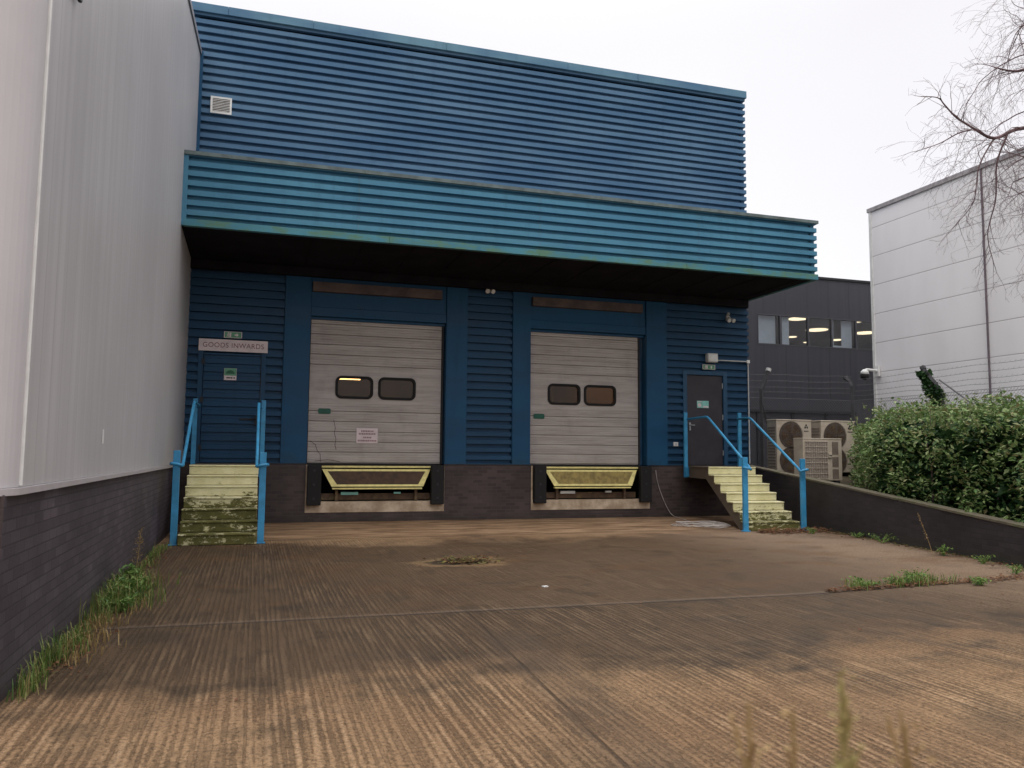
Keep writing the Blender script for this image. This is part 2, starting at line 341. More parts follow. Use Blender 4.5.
def leafmat(name, cols, rough=.55):
    n = NT(name); g = n.t.nodes.new('ShaderNodeNewGeometry'); r = g.outputs['Random Per Island']
    cr = n.t.nodes.new('ShaderNodeValToRGB'); el = cr.color_ramp.elements
    while len(el) < len(cols): el.new(.5)
    for i, cc in enumerate(cols): el[i].position = i/(len(cols)-1); el[i].color = (*cc, 1)
    n.put(cr.inputs[0], r); m = n.set(cr.outputs[0], rough, .3)
    tr = n.t.nodes.new('ShaderNodeBsdfTranslucent'); n.t.links.new(cr.outputs[0], tr.inputs[0])
    mx = n.t.nodes.new('ShaderNodeMixShader'); mx.inputs[0].default_value = .2
    n.t.links.new(n.b.outputs[0], mx.inputs[1]); n.t.links.new(tr.outputs[0], mx.inputs[2]); n.t.links.new(mx.outputs[0], n.o.inputs[0]); return m
M['hedge'] = leafmat('hedge leaf', [(.04, .085, .025), (.09, .17, .045), (.15, .235, .07), (.20, .28, .10), (.28, .34, .16), (.20, .17, .07)])
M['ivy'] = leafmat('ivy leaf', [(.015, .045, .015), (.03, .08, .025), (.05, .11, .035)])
M['weed'] = leafmat('weed leaf', [(.06, .13, .03), (.12, .22, .05), (.22, .28, .07)])
M['grass'] = leafmat('grass blade', [(.06, .12, .025), (.11, .19, .04), (.2, .24, .07), (.30, .23, .10)])
M['straw'] = leafmat('dry straw', [(.28, .2, .08), (.38, .27, .12), (.2, .14, .06)])
M['seedy'] = leafmat('yellow seed head', [(.34, .29, .10), (.38, .30, .13), (.28, .26, .09)])
M['seedb'] = leafmat('tan seed head', [(.36, .24, .11), (.30, .2, .09), (.4, .29, .13)])
M['litter'] = leafmat('fallen leaf', [(.09, .035, .018), (.17, .07, .03), (.05, .03, .018), (.24, .13, .06), (.13, .045, .025)], .8)
M['litterg'] = leafmat('mixed fallen leaf', [(.13, .04, .02), (.03, .02, .012), (.20, .17, .05), (.09, .10, .03), (.06, .025, .015), (.26, .13, .05)], .8)

def glass(name, tint, refl=.12, rough=.05):
    m = bpy.data.materials.new(name); m.use_nodes = True; t = m.node_tree; t.nodes.clear()
    o = t.nodes.new('ShaderNodeOutputMaterial'); mx = t.nodes.new('ShaderNodeMixShader'); tr = t.nodes.new('ShaderNodeBsdfTransparent'); gl = t.nodes.new('ShaderNodeBsdfGlossy')
    tr.inputs[0].default_value = (*tint, 1); gl.inputs['Roughness'].default_value = rough; mx.inputs[0].default_value = refl
    gl.inputs[0].default_value = (.8, .8, .8, 1)
    t.links.new(tr.outputs[0], mx.inputs[1]); t.links.new(gl.outputs[0], mx.inputs[2]); t.links.new(mx.outputs[0], o.inputs[0]); return m
M['doorglass'] = glass('brown door glazing', (.55, .45, .35), .03, .2)
M['winglass'] = glass('office glazing', (.8, .82, .84), .09, .06)
M['wframe'] = simple('grey window frame', (.07, .07, .08), .5, .1)
M['room'] = simple('tan warehouse interior', (.30, .24, .18), .9, .25, 1)
M['office'] = simple('office interior', (.3, .27, .27), .9, .15, 1)
M['blind'] = simple('pale blind', (.7, .75, .78), .8, .12, 3)

# ------------------------------------------------------------------ ground
mb = MB(); mb.quad([(-400, -300, 0), (500, -300, 0), (500, 700, 0), (-400, 700, 0)])
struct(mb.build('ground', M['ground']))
def wx(y): return 9.94+.2*(y-8.54)          # face of the retaining wall
def wtop(y): return .56+.075*(y-8.5)
mb = MB(); ys = [2, 5, 8.5, 12, 16, 17.97]; YE = [18.02, 23.9]
for a, b in zip(ys[:-1], ys[1:]):
    za, zb = max(.05, wtop(a)-.3), max(.05, wtop(b)-.3)
    mb.quad([(wx(a)+.1, a, za), (60, a, za), (60, b, zb), (wx(b)+.1, b, zb)])
zc = wtop(17.97)-.3
mb.quad([(12.11, 17.97, zc), (60, 17.97, zc), (60, 45, zc), (12.11, 45, zc)]); mb.quad([(wx(2)+.1, 2, .05), (60, 2, .05), (60, 2, 0), (wx(2)+.1, 2, 0)])
struct(mb.build('earth_bank', M['earth']))

# ------------------------------------------------------------------ blue warehouse
YW, YC, XL, XR, ZP = 18.0, 15.26, -1.50, 12.05, 1.24
PT = .18
def profile(z0, z1, face, depth, ph=0.):
    """cross-section (offset, z) of profiled sheet between z0 and z1; face = outer plane, depth towards +"""
    back = face+depth; pts = []; k = math.floor((z0-ph)/PT)-1
    cyc = [(0., face+depth), (.070, face+depth), (.074, face), (.170, face), (.178, face+depth*.98)]
    raw = []
    while ph+k*PT < z1+PT:
        for dz, yy in cyc: raw.append((yy, ph+k*PT+dz))
        k += 1
    def at(z):
        for (a, b) in zip(raw[:-1], raw[1:]):
            if a[1] <= z <= b[1]: t = (z-a[1])/max(1e-6, b[1]-a[1]); return a[0]+(b[0]-a[0])*t
        return back
    pts = [(at(z0), z0)]+[p for p in raw if z0+1e-4 < p[1] < z1-1e-4]+[(at(z1), z1)]
    return pts+[(back+.04, z1), (back+.04, z0)]
wh = thing('warehouse', 'blue ribbed metal warehouse with a deep canopy over two loading bays', 'warehouse', (5.3, 18, 0))
DP = .10
# upper wall: ribbed front and right side
mb = MB(); mb.prism(profile(5.5, 10.95, YW, DP), 'x', -4.2, XR)
mb.build('upper_wall', M['upper'], wh)
mb = MB(); pr = profile(1.24, 10.95, 0, DP); mb.prism([(XR-p[0], p[1]) for p in pr], 'y', YW+.1, 45); mb.build('side_wall', M['upper'], wh)
mb = MB(); mb.box(XR-.3, XR-.02, 18.1, 45, 0, 1.24); mb.box(XL, XR-.1, 44.8, 45, 0, 11); mb.box(XL+.001, XL+.2, 18.3, 44.8, 0, 11); mb.build('rear_wall', M['brickx'], wh)
mb = MB()
jx = [-4.2, -.9, .9, 3.95, 7.0, 8.9, XR+.02]
for i, (a, b) in enumerate(zip(jx[:-1], jx[1:])): mb.box(a, b-.004, YW-.06-(.004 if i % 2 else 0), YW+.1, 10.93, 11.12)
mb.box(XR-.04, XR+.05, YW+.1, 45, 10.93, 11.119); mb.build('parapet_trim', M['trim'], wh, bevel=.006)
mb = MB(); mb.box(XL, XR-.05, YW+.1, 45, 10.8, 10.9); mb.build('roof', M['cap'], wh)
mb = MB(); mb.box(-1.45, -1.375, YW-.02, YW+.06, 6.8, 10.05); mb.build('corner_trim', M['pil'], wh)
# canopy
mb = MB(); mb.prism(profile(5.62, 6.79, YC, DP, 5.62), 'x', -1.335, XR)
pr = profile(5.62, 6.79, 0, DP, 5.62); mb.prism([(XR-p[0], p[1]) for p in pr], 'y', YC+.1, YW-.01)
can = mb.build('canopy', M['canopy'], wh)
mb = MB(); mb.box(-1.46, -1.335, YC-.01, YC+.08, 5.5, 6.86); mb.build('end_trim', M['canopy'], can)
mb = MB()
for i, (a, b) in enumerate(((XL+.12, 2.3), (2.3, 5.35), (5.35, 8.7), (8.7, XR+.01))): mb.box(a, b-.003, YC-.012-(.004 if i % 2 else 0), YC+.09, 5.49, 5.615)
mb.box(XR-.08, XR+.012, YC+.092, YW, 5.492, 5.614); mb.build('bottom_flashing', M['trim2'], can, bevel=.004)
mb = MB(); mb.box(XL, XR+.03, YC-.04, YC+.12, 6.79, 6.86); mb.box(XL, XR+.028, YC+.121, YW-.065, 6.80, 6.85); mb.build('cap_flashing', M['cap'], can)
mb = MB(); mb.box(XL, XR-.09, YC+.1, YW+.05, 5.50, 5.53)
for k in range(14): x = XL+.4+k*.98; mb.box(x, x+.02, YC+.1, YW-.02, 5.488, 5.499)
mb.box(XL+.01, XR-.1, YW-.16, YW-.03, 5.3, 5.487); mb.build('soffit', M['soffit'], can)  # dark beam added at the wall head to deepen the shade under the canopy
for x in (1.7, 5.35, 9.0):
    mb = MB(); mb.prism([(p[0]-.003, p[1]) for p in profile(5.62, 6.79, YC, DP, 5.62)], 'x', x, x+.014); mb.build('sheet_lap', M['trim'], can)
for x in (2.6, 7.3):
    mb = MB(); mb.prism([(p[0]-.003, p[1]) for p in profile(6.9, 10.92, YW, DP)], 'x', x, x+.014); mb.build('sheet_lap', M['upper'], wh)
# lower wall
D1, D2 = (1.04, 4.05), (6.10, 9.10)
mb = MB()
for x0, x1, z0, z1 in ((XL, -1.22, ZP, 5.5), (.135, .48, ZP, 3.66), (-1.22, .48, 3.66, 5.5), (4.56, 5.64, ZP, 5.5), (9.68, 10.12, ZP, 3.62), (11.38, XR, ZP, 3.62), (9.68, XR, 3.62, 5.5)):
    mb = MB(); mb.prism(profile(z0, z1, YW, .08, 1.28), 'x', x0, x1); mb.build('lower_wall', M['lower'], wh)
for x0, x1 in ((.48, 1.04), (4.05, 4.56), (5.64, 6.10), (9.10, 9.68)):
    m_ = MB(); m_.box(x0+.004, x1-.004, YW-.018, YW+.12, ZP, 5.5)
    e = .05 if x0 in (.48, 5.64) else 0
    m_.box(x1-.05 if e else x0+.004, x1-.004 if e else x0+.05, YW+.12, YW+.32, ZP, 5.5)
    m_.box(x0+.012, x0+.035, YW-.03, YW-.018, ZP, 5.5) ; m_.build('pilaster', M['pil'], wh, bevel=.004)
for x0, x1 in (D1, D2):
    m_ = MB(); m_.box(x0, x1, YW+.02, YW+.2, 4.66, 5.5); m_.box(x0, x1, YW+.0, YW+.3, 4.46, 4.655); m_.box(x0, x1, YW+.1, YW+.2, 4.40, 4.459)
    m_.build('lintel', M['pil'], wh, bevel=.004)
    for xa, xb in ((x0-.35, x0+.0), (x1-.0, x1+.35)):
        jm_ = MB(); jm_.box(xa, xb, YW+.325, YW+.36, ZP-.05, 4.9); jm_.build('jamb_light_stop', M['dark'], wh)  # unseen panels added behind the opening to stop interior light leaking out
    jm_ = MB(); jm_.box(x1-.09, x1+.0, YW+.235, YW+.25, ZP, 4.46); jm_.box(x0, x0+.03, YW+.235, YW+.25, ZP, 4.46); jm_.box(x0, x1, YW+.235, YW+.25, 4.461, 4.9); jm_.build('jamb_light_stop', M['frame'], wh)
    m_ = MB(); m_.box(x0+.02, x1-.12, YW-.1, YW+.018, 4.99, 5.20); m_.build('header_board', M['beige'], wh, bevel=.006)
# brick plinth with the two dock pits left open
mb = MB(); segs = [(XL, 1.04), (4.05, 6.13), (9.16, XR+.0)]
for a, b in segs: mb.box(a, b, YW-.02, YW+.3, 0, ZP-.012)
for a, b in ((1.04, 4.05), (6.13, 9.16)): mb.box(a, b, YW-.02, YW+.3, 0, .2)
mb.build('brick_plinth', M['brickx'], wh)
mb = MB()
for a, b in segs: mb.box(a, b, YW-.03, YW+.02, ZP-.011, ZP+.012)
mb.build('plinth_flashing', M['dark'], wh)
for a, b in ((1.04, 4.05), (6.13, 9.16)):
    m_ = MB(); m_.box(a+.002, b-.002, YW-.032, YW+.30, .2, .43); m_.box(a-.012, a+.03, YW-.03, YW-.021, .2, ZP-.02); m_.box(b-.03, b+.012, YW-.03, YW-.021, .2, ZP-.02)
    cp = m_.build('concrete_sill', M['conc'], wh, bevel=.012)
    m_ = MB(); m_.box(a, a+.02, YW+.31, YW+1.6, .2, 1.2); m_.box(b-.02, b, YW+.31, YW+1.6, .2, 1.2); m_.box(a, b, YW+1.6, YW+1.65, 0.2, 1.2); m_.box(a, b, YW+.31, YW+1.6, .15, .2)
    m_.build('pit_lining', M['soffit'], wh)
# interior seen through the door windows
mb = MB(); mb.box(.0, 10., 26.9, 27, 1.24, 5.6); mb.box(-.1, 0, 18.5, 27, 1.24, 5.6); mb.box(10, 10.1, 18.5, 27, 1.24, 5.6); mb.box(0, 10, 18.5, 27, 5.6, 5.7)
mb.box(0, 10, 19.6, 27, 1.15, 1.23)
for x in (6.6, 7.4): mb.box(x, x+.5, 24, 25.2, 1.24, 4.6)
mb.build('interior_lining', M['room'], wh)
tube = thing('strip_light', 'fluorescent strip light glowing inside behind the left loading door window', 'strip light', (2.1, 23.2, 3.72))
mb = MB(); mb.box(1.2, 2.75, 23.17, 23.25, 3.56, 3.60); mb.build('lamp_tube', emit('warm tube', (1., .78, .42), 14.), tube)
mb = MB(); mb.box(1.15, 2.8, 23.15, 23.27, 3.601, 3.66); mb.tube([(1.3, 23.2, 3.65), (1.3, 23.2, 5.6)], .01, 5); mb.tube([(2.6, 23.2, 3.65), (2.6, 23.2, 5.6)], .01, 5); mb.build('lamp_housing', M['grey'], tube)
t2 = thing('strip_light', 'warm ceiling strip light inside lighting the right loading door windows', 'strip light', (7.6, 22.2, 5.2))
mb = MB(); mb.box(6.2, 9.0, 22.1, 22.3, 5.15, 5.2); mb.build('lamp_tube', emit('warm ceiling tube', (1., .74, .46), 40), t2)
mb = MB(); mb.box(6.1, 9.1, 22.05, 22.35, 5.201, 5.28); mb.tube([(6.4, 22.2, 5.28), (6.4, 22.2, 5.6)], .01, 5); mb.tube([(8.7, 22.2, 5.28), (8.7, 22.2, 5.6)], .01, 5); mb.build('lamp_housing', M['grey'], t2)

# loading doors
def door_profile(z0, z1, yf):
    pts = []; z = z0
    major = .224; k = 0
    zz = np.arange(z0, z1-.01, major/4)
    for i, q in enumerate(zz):
        g = (.03, .016) if i % 4 == 0 else (.008, .009)
        pts += [(yf, q+g[1]*.3), (yf+g[0], q+g[1]*.8), (yf, q+g[1]*1.6)]
    pts.append((yf, z1)); pts = [(yf, z0)]+pts[1:] if pts[0][1] <= z0 else [(yf, z0)]+pts
    return pts+[(yf+.05, z1), (yf+.05, z0)]
YD = YW+.16
def loading_door(x0, x1, w1, w2, label):
    m_ = MB(); Z0, Za, Zb, Z1 = ZP+.02, 2.72, 3.135, 4.5
    m_.prism(door_profile(Z0, 2.60, YD), 'x', x0, x1)
    def flat(xa, xb, za, zb):
        pr = [(YD, za)]; q = za+.056
        while q < zb-.01: pr += [(YD, q), (YD+.004, q+.004), (YD, q+.008)]; q += .056
        pr += [(YD, zb), (YD+.05, zb), (YD+.05, za)]; m_.prism(pr, 'x', xa, xb)
    flat(x0, x1, 2.60, Za); flat(x0, w1[0], Za, Zb); flat(w1[1], w2[0], Za, Zb); flat(w2[1], x1, Za, Zb); flat(x0, x1, Zb, 3.40)
    m_.prism(door_profile(3.40, Z1, YD), 'x', x0, x1)
    d = m_.build('loading_door', M['door'], wh, label=label)
    for a, b in (w1, w2):
        f = MB(); o_ = rrect(a-.045, b+.045, Za-.045, Zb+.045, .13); i_ = rrect(a+.01, b-.01, Za+.01, Zb-.01, .085); N_ = len(o_)
        for k in range(N_):
            k2 = (k+1) % N_; A, B, C_, D_ = o_[k], o_[k2], i_[k2], i_[k]
            f.quad([(A[0], YD-.022, A[1]), (B[0], YD-.022, B[1]), (C_[0], YD-.022, C_[1]), (D_[0], YD-.022, D_[1])])
            f.quad([(A[0], YD+.005, A[1]), (B[0], YD+.005, B[1]), (B[0], YD-.022, B[1]), (A[0], YD-.022, A[1])])
            f.quad([(D_[0], YD-.022, D_[1]), (C_[0], YD-.022, C_[1]), (C_[0], YD+.05, C_[1]), (D_[0], YD+.05, D_[1])])
        f.build('window_frame', M['black'], d)
        g = MB(); g.box(a+.002, b-.002, YD+.02, YD+.026, Za+.002, Zb-.002); g.build('window_pane', M['doorglass'], d)
    g = MB(); xa = x0+.2 if x0 < 3 else x0+.1
    g.prism(rrect(xa, xa+.27, 2.33, 2.445, .03, 3), 'y', YD-.02, YD); g.box(xa+.05, xa+.2, YD-.026, YD-.021, 2.36, 2.39); g.build('door_handle', M['green'], d)
    g = MB(); g.box(x0, x1, YD-.012, YD+.07, ZP-.03, ZP+.019); g.build('bottom_seal', M['black'], d)
    g = MB(); g.box(x0, x1, YD-.03, YD+.06, Z1, Z1+.06); g.build('top_seal', M['dark'], d)
    for xx in (x0-.05, x1+.01):
        g = MB(); g.box(xx, xx+.04, YD-.02, YD+.06, ZP+.02, Z1); g.build('guide_rail', M['dark'], d)
    return d
loading_door(1.06, 3.985, (1.66, 2.40), (2.60, 3.36), 'left grey loading door, scratched near its bottom left corner')
loading_door(6.13, 8.955, (6.63, 7.38), (7.56, 8.32), 'right pinkish grey loading door with lamplit windows')
ld = [o for o in wh.children if o.name == 'loading_door'][0]
for P_ in ([(1.10, 1.74), (1.22, 1.66), (1.27, 1.52), (1.33, 1.45), (1.34, 1.28)], [(1.60, 2.20), (1.64, 2.02), (1.62, 1.92), (1.66, 1.78), (1.64, 1.66), (1.67, 1.55)], [(1.22, 1.30), (1.5, 1.33), (1.75, 1.29)]):
    mb = MB(); mb.tube([(x, YD-.002, z) for x, z in P_], .006, 4); mb.build('scratch', M['acdark'], ld)
# personnel door in ribbed skin
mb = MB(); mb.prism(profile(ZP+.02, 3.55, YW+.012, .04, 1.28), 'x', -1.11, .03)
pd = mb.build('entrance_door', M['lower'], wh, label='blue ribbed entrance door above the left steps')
mb = MB(); mb.box(-1.22, -1.12, YW-.012, YW+.1, ZP, 3.66); mb.box(.04, .135, YW-.012, YW+.1, ZP, 3.66); mb.box(-1.12, .04, YW-.012, YW+.1, 3.57, 3.66); mb.build('door_frame', M['lower'], pd, bevel=.004)
mb = MB(); mb.box(-.36, -.02, YW-.01, YW+.011, 2.15, 2.19); mb.box(-.05, -.0, YW-.03, YW+.011, 2.05, 2.25); mb.tube([(-.03, YW-.03, 2.18), (-.03, YW-.06, 2.18), (-.14, YW-.06, 2.18)], .01, 6); mb.build('door_handle', M['dark'], pd)
mb = MB()
for z in (1.5, 2.5, 3.3): mb.box(-1.15, -1.09, YW-.02, YW-.013, z, z+.12)
mb.build('hinge', M['dark'], pd)
# dark grey door right
mb = MB(); mb.box(10.245, 11.255, YW+.03, YW+.08, ZP+.02, 3.51)
pd2 = mb.build('entrance_door', M['pdoor'], wh, bevel=.004, label='flat dark grey entrance door above the right steps')
mb = MB(); mb.box(10.12, 10.235, YW-.014, YW+.1, ZP, 3.62); mb.box(11.265, 11.38, YW-.014, YW+.1, ZP, 3.62); mb.box(10.235, 11.265, YW-.014, YW+.1, 3.52, 3.62); mb.build('door_frame', M['frame'], pd2, bevel=.004)
mb = MB(); mb.box(10.30, 10.345, YW+.02, YW+.03, 2.12, 2.32); mb.tube([(10.32, YW+.02, 2.25), (10.32, YW-.03, 2.25), (10.43, YW-.03, 2.25)], .011, 8); mb.box(10.305, 10.34, YW+.012, YW+.02, 2.13, 2.18); mb.build('door_handle', M['steel'], pd2)
for z in (1.5, 2.4, 3.2): mb = MB(); mb.tube([(11.258, YW+.02, z), (11.258, YW+.02, z+.13)], .013, 6); mb.build('hinge', M['steel'], pd2)
# ventilation grille on the upper wall
mb = MB(); x0, x1, z0, z1 = -1.19, -.76, 8.72, 9.09
mb.box(x0, x1, YW-.03, YW-.002, z0, z0+.04); mb.box(x0, x1, YW-.03, YW-.002, z1-.04, z1); mb.box(x0, x0+.04, YW-.03, YW-.002, z0+.04, z1-.04); mb.box(x1-.04, x1, YW-.03, YW-.002, z0+.04, z1-.04)
vt = mb.build('vent_grille', M['white'], wh)
mb = MB()
for k in range(8):
    z = z0+.05+k*.035; mb.quad([(x0+.04, YW-.028, z), (x1-.04, YW-.028, z), (x1-.04, YW-.004, z+.026), (x0+.04, YW-.004, z+.026)])
mb.build('louvre', M['white'], vt)
mb = MB(); mb.box(x0+.04, x1-.04, YW-.002, YW-.0005, z0+.04, z1-.04); mb.build('backing', M['rust'], vt)

# ------------------------------------------------------------------ dock levellers and bumpers
def leveller(xa, label, ins):
    t = thing('dock_leveller', label, 'dock leveller', (xa+1.5, 18, .44), 'dock levellers under the loading doors')
    y0, y1 = YW+.0, YW-.09
    tl, tr_, br, bl = (xa+.33, y0, 1.13), (xa+2.70, y0, 1.13), (xa+2.53, y1, .755), (xa+.53, y1, .755)
    V = [Vector(p) for p in (tl, tr_, br, bl)]; nrm = (V[1]-V[0]).cross(V[3]-V[0]).normalized()
    if nrm.y > 0: nrm = -nrm
    mb = MB(); mb.quad(V[::-1]); mb.quad([v-nrm*.025 for v in V])
    for k in range(4): mb.quad([V[k], V[(k+1) % 4], V[(k+1) % 4]-nrm*.025, V[k]-nrm*.025])
    mb.build('lip', ins, t)
    cen = sum(V, Vector())/4; mb = MB()
    inn = [Vector((v.x+(.115 if v.x < cen.x else -.115), cen.y+(v.y-cen.y)*.76, cen.z+(v.z-cen.z)*.76)) for v in V]
    for k in range(4): mb.quad([V[k]+nrm*.004, V[(k+1) % 4]+nrm*.004, inn[(k+1) % 4]+nrm*.004, inn[k]+nrm*.004])
    mb.build('painted_border', M['yellow'], t)
    mb = MB(); mb.box(xa+.55, xa+2.51, YW-.075, YW+.02, .695, .73); mb.box(xa+.3, xa+2.75, YW+.03, YW+.12, 1.16, 1.2); mb.build('lip_rail', M['yellow'], t, bevel=.006)
    mb = MB(); mb.box(xa+.1, xa+2.9, YW+.13, YW+1.55, 1.17, 1.205); mb.build('deck', M['rust'], t)
    mb = MB(); mb.box(xa+.32, xa+2.72, YW+.12, YW+.2, .46, .6)
    for x in (.62, 2.36): mb.box(xa+x, xa+x+.06, YW+.02, YW+.1, .435, .695)
    mb.build('subframe', M['rust'], t)
    mb = MB(); mb.box(xa+.75, xa+1.12, YW+.07, YW+.11, .57, .63); mb.box(xa+1.9, xa+2.05, YW+.05, YW+.1, .59, .63); mb.build('warning_plate', M['mint'] if xa < 3 else M['white'], t)
    for x in (.6, 2.4): mb = MB(); mb.tube([(xa+x-.09, YW+.06, 1.165), (xa+x+.09, YW+.06, 1.165)], .02, 8); mb.build('hinge', M['rust'], t)
M['lipl'] = simple('bare brown lip', (.085, .05, .03), .75, .35, 8)
M['lipr'] = simple('yellowed lip', (.33, .25, .08), .7, .35, 8, dirt=(.1, .06, .03))
leveller(1.04, 'tilted brown dock leveller lip with yellow border under left loading door', M['lipl'])
leveller(6.14, 'ochre dock leveller lip with yellow border under right loading door', M['lipr'])
bp = None
for xa, lb in ((1.055, 'black rubber bumper at left side of left dock pit'), (3.735, 'black rubber bumper at right side of left dock pit'), (6.16, 'black rubber bumper at left side of right dock pit'), (8.865, 'black rubber bumper at right side of right dock pit')):
    if bp is None:
        bp = thing('dock_bumper', lb, 'dock bumper', (1.055, 17.9, .36), 'rubber bumpers beside the dock pits')
        mb = MB(); mb.box(1.055, 1.35, YW-.17, YW-.034, .36, 1.225); mb.build('rubber_block', M['black'], bp, bevel=.018)
        for z in (.5, .8, 1.1): mb = MB(); mb.tube([(1.2, YW-.168, z), (1.2, YW-.178, z)], .028, 10); mb.build('bolt', M['dark'], bp)
    else: dup(bp, (xa-1.055, 0, 0), lb)

# ------------------------------------------------------------------ staircases
def yellow_mat(name, z_moss):
    n = NT(name)
    a = n.ramp(n.noise(None, 4, 6, .6), .3, .7); c = n.mix(a, (.58, .54, .30), (.68, .64, .41))
    hz = n.ramp(n.z, z_moss+.35, z_moss-.5)
    nn = n.noise(n.sc(1, 1, 2), 6.5, 8, .78)
    thr = n.M('SUBTRACT', nn, n.M('MULTIPLY', n.M('SUBTRACT', hz, .5), -.30))
    k = n.ramp(thr, .54, .61); c = n.mix(k, c, n.mix(n.noise(None, 9, 6), (.04, .035, .014), (.17, .165, .045)))
    st = n.ramp(n.noise(n.sc(3, 3, 14), 2, 6, .7), .6, .7); c = n.mix(n.M('MULTIPLY', st, .6), c, (.07, .055, .02))
    n.bump(n.noise(None, 25, 6), .5, .01); return n.set(c, .8, .25)
M['stepL'] = yellow_mat('yellow mossy steps', .84); M['stepR'] = yellow_mat('pale yellow steps', .50)
def staircase(name, label, x0, x1, ytop, run, sh, yref, mat, groupobj, moss_hi, xref):
    t = thing(name, label, 'steps', ((x0+x1)/2, ytop-3*run, 0), 'concrete steps with blue handrails')
    n_ = 7; rz = ZP/n_
    # solid flight: inclined slab under the treads
    mb = MB()
    poly = [(YW-.035, ZP-.004), (ytop, ZP-.004)]
    def cx(x, y): return x+sh*(y-yref)
    zs = []
    for i in range(n_):
        z = ZP-rz*i; y = ytop-run*i; zs.append((y, z))
    body = [(YW-.035, ZP-.03), (ytop, ZP-.03)]
    for i in range(1, n_): body += [(ytop-run*(i-1)+.004, ZP-rz*i-.03), (ytop-run*i, ZP-rz*i-.03)]
    body += [(ytop-run*(n_-1), 0.)]
    body += [(ytop-run*(n_-1)+.42, 0.), (ytop+.2, ZP-.28), (YW-.035, ZP-.28)]
    i0 = len(mb.v); L = len(body)
    mb.v += [(cx(x0+.015, y), y, z) for y, z in body]+[(cx(x1-.015, y), y, z) for y, z in body]
    for k in range(L): mb.f.append((i0+k, i0+(k+1) % L, i0+L+(k+1) % L, i0+L+k)); mb.m.append(0)
    mb.f.append(tuple(i0+k for k in range(L-1, -1, -1))); mb.m.append(0); mb.f.append(tuple(i0+L+k for k in range(L))); mb.m.append(0)
    mb.build('flight', M['stairc'], t)
    mb = MB(); mb.box(x0, x1, ytop+.002, YW-.036, ZP-.03, ZP, 0, sh, yref); mb.build('landing', M['stairc'], t)
    rnd = random.Random(len(label))
    for i in range(n_):
        y = ytop-run*i; z = ZP-rz*i; j = rnd.uniform(-.008, .008)
        m_ = MB(); yb = y+run+.02 if i else y+.3
        m_.box(x0+j, x1+j, y-.012, y+.03, z-rz+.004, z-.0295, 0, sh, yref)      # riser
        m_.box(x0+j-.004, x1+j+.004, y-.028, min(yb, y+run-.015) if i else y, z-.029, z+.002, 0, sh, yref)   # tread nosing
        m_.build('step', mat, t, bevel=.012)
    return t, cx
def handrail(parent, xi, cx, ytop, ybot, yu, side, zl, zu, hook, sidedn):
    """two posts, tube running level over the landing then down the flight and hooked round the lower post"""
    mb = MB(); sh = .05
    X = lambda y, o=0: cx(xi+o, y)
    mb2 = MB(); x = X(ybot, side*.05); mb2.box(x-.052, x+.052, ybot-.03, ybot+.03, .02, zl); mb2.box(x-.075, x+.075, ybot-.06, ybot+.06, 0.002, .02)
    p1 = mb2.build('post', M['bluepaint'], parent, bevel=.006)
    mb3 = MB(); x = X(yu, side*.05); mb3.box(x-.045, x+.045, yu-.03, yu+.03, ZP-.28, zu); mb3.box(x-.055-.03*side, x+.055+.0*side, yu-.07, yu+.07, ZP-.26, ZP-.03)
    mb3.build('post', M['bluepaint'], parent, bevel=.006)
    o = -side*.045
    pts = [(X(yu, side*.0), yu-.02, 2.38), (X(yu-.12, o), yu-.12, 2.38), (X(ytop+.25, o), ytop+.25, 2.38), (X(ytop+.12, o), ytop+.12, 2.37), (X(ytop, o), ytop, 2.33)]
    m = 8
    for k in range(1, m+1):
        q = k/m; y = ytop+(ybot-.0-ytop)*q; pts.append((X(y, o), y, 2.33+(hook-2.33)*q))
    yb = ybot
    pts += [(X(yb-.05, o), yb-.06, hook-.045), (X(yb-.08, o*.8), yb-.10, hook-.05), (X(yb-.08, side*.02), yb-.115, hook-.03), (X(yb-.06, side*.09), yb-.10, hook-.02), (X(yb, side*.13), yb-.06, hook-.02)]
    mb.tube(pts, .027, 10); mb.build('rail', M['bluepaint'], parent, smooth=True)
sL, cxL = staircase('concrete_steps', 'mossy yellow steps up to the blue entrance door, beside the grey wall', -1.13, .05, 15.6, .30, 0., 18, M['stepL'], None, True, 0)
def hr(t, cx, xi, side, ytop, ybot, yu, zl, hook, lb):
    h = bpy.data.objects.new('handrail', None); COL.objects.link(h); h.parent = t; h.location = (0, 0, 0)
    handrail(h, xi, cx, ytop, ybot, yu, side, zl, 2.54, hook, 0); return h
hr(sL, cxL, .065, 1, 15.65, 13.93, 17.4, 1.47, 1.29, '')
hr(sL, cxL, -1.145, -1, 15.65, 13.93, 17.4, 1.49, 1.30, '')
sR, cxR = staircase('concrete_steps', 'pale yellow steps up to the dark grey door, beside low sooty wall', 10.1, 11.33, 16.22, .355, .2, 18, M['stepR'], None, False, 0)
hr(sR, cxR, 10.10, -1, 16.25, 14.05, 17.65, 1.46, 1.27, '')
hr(sR, cxR, 11.31, 1, 16.25, 13.98, 17.2, 1.44, 1.24, '')

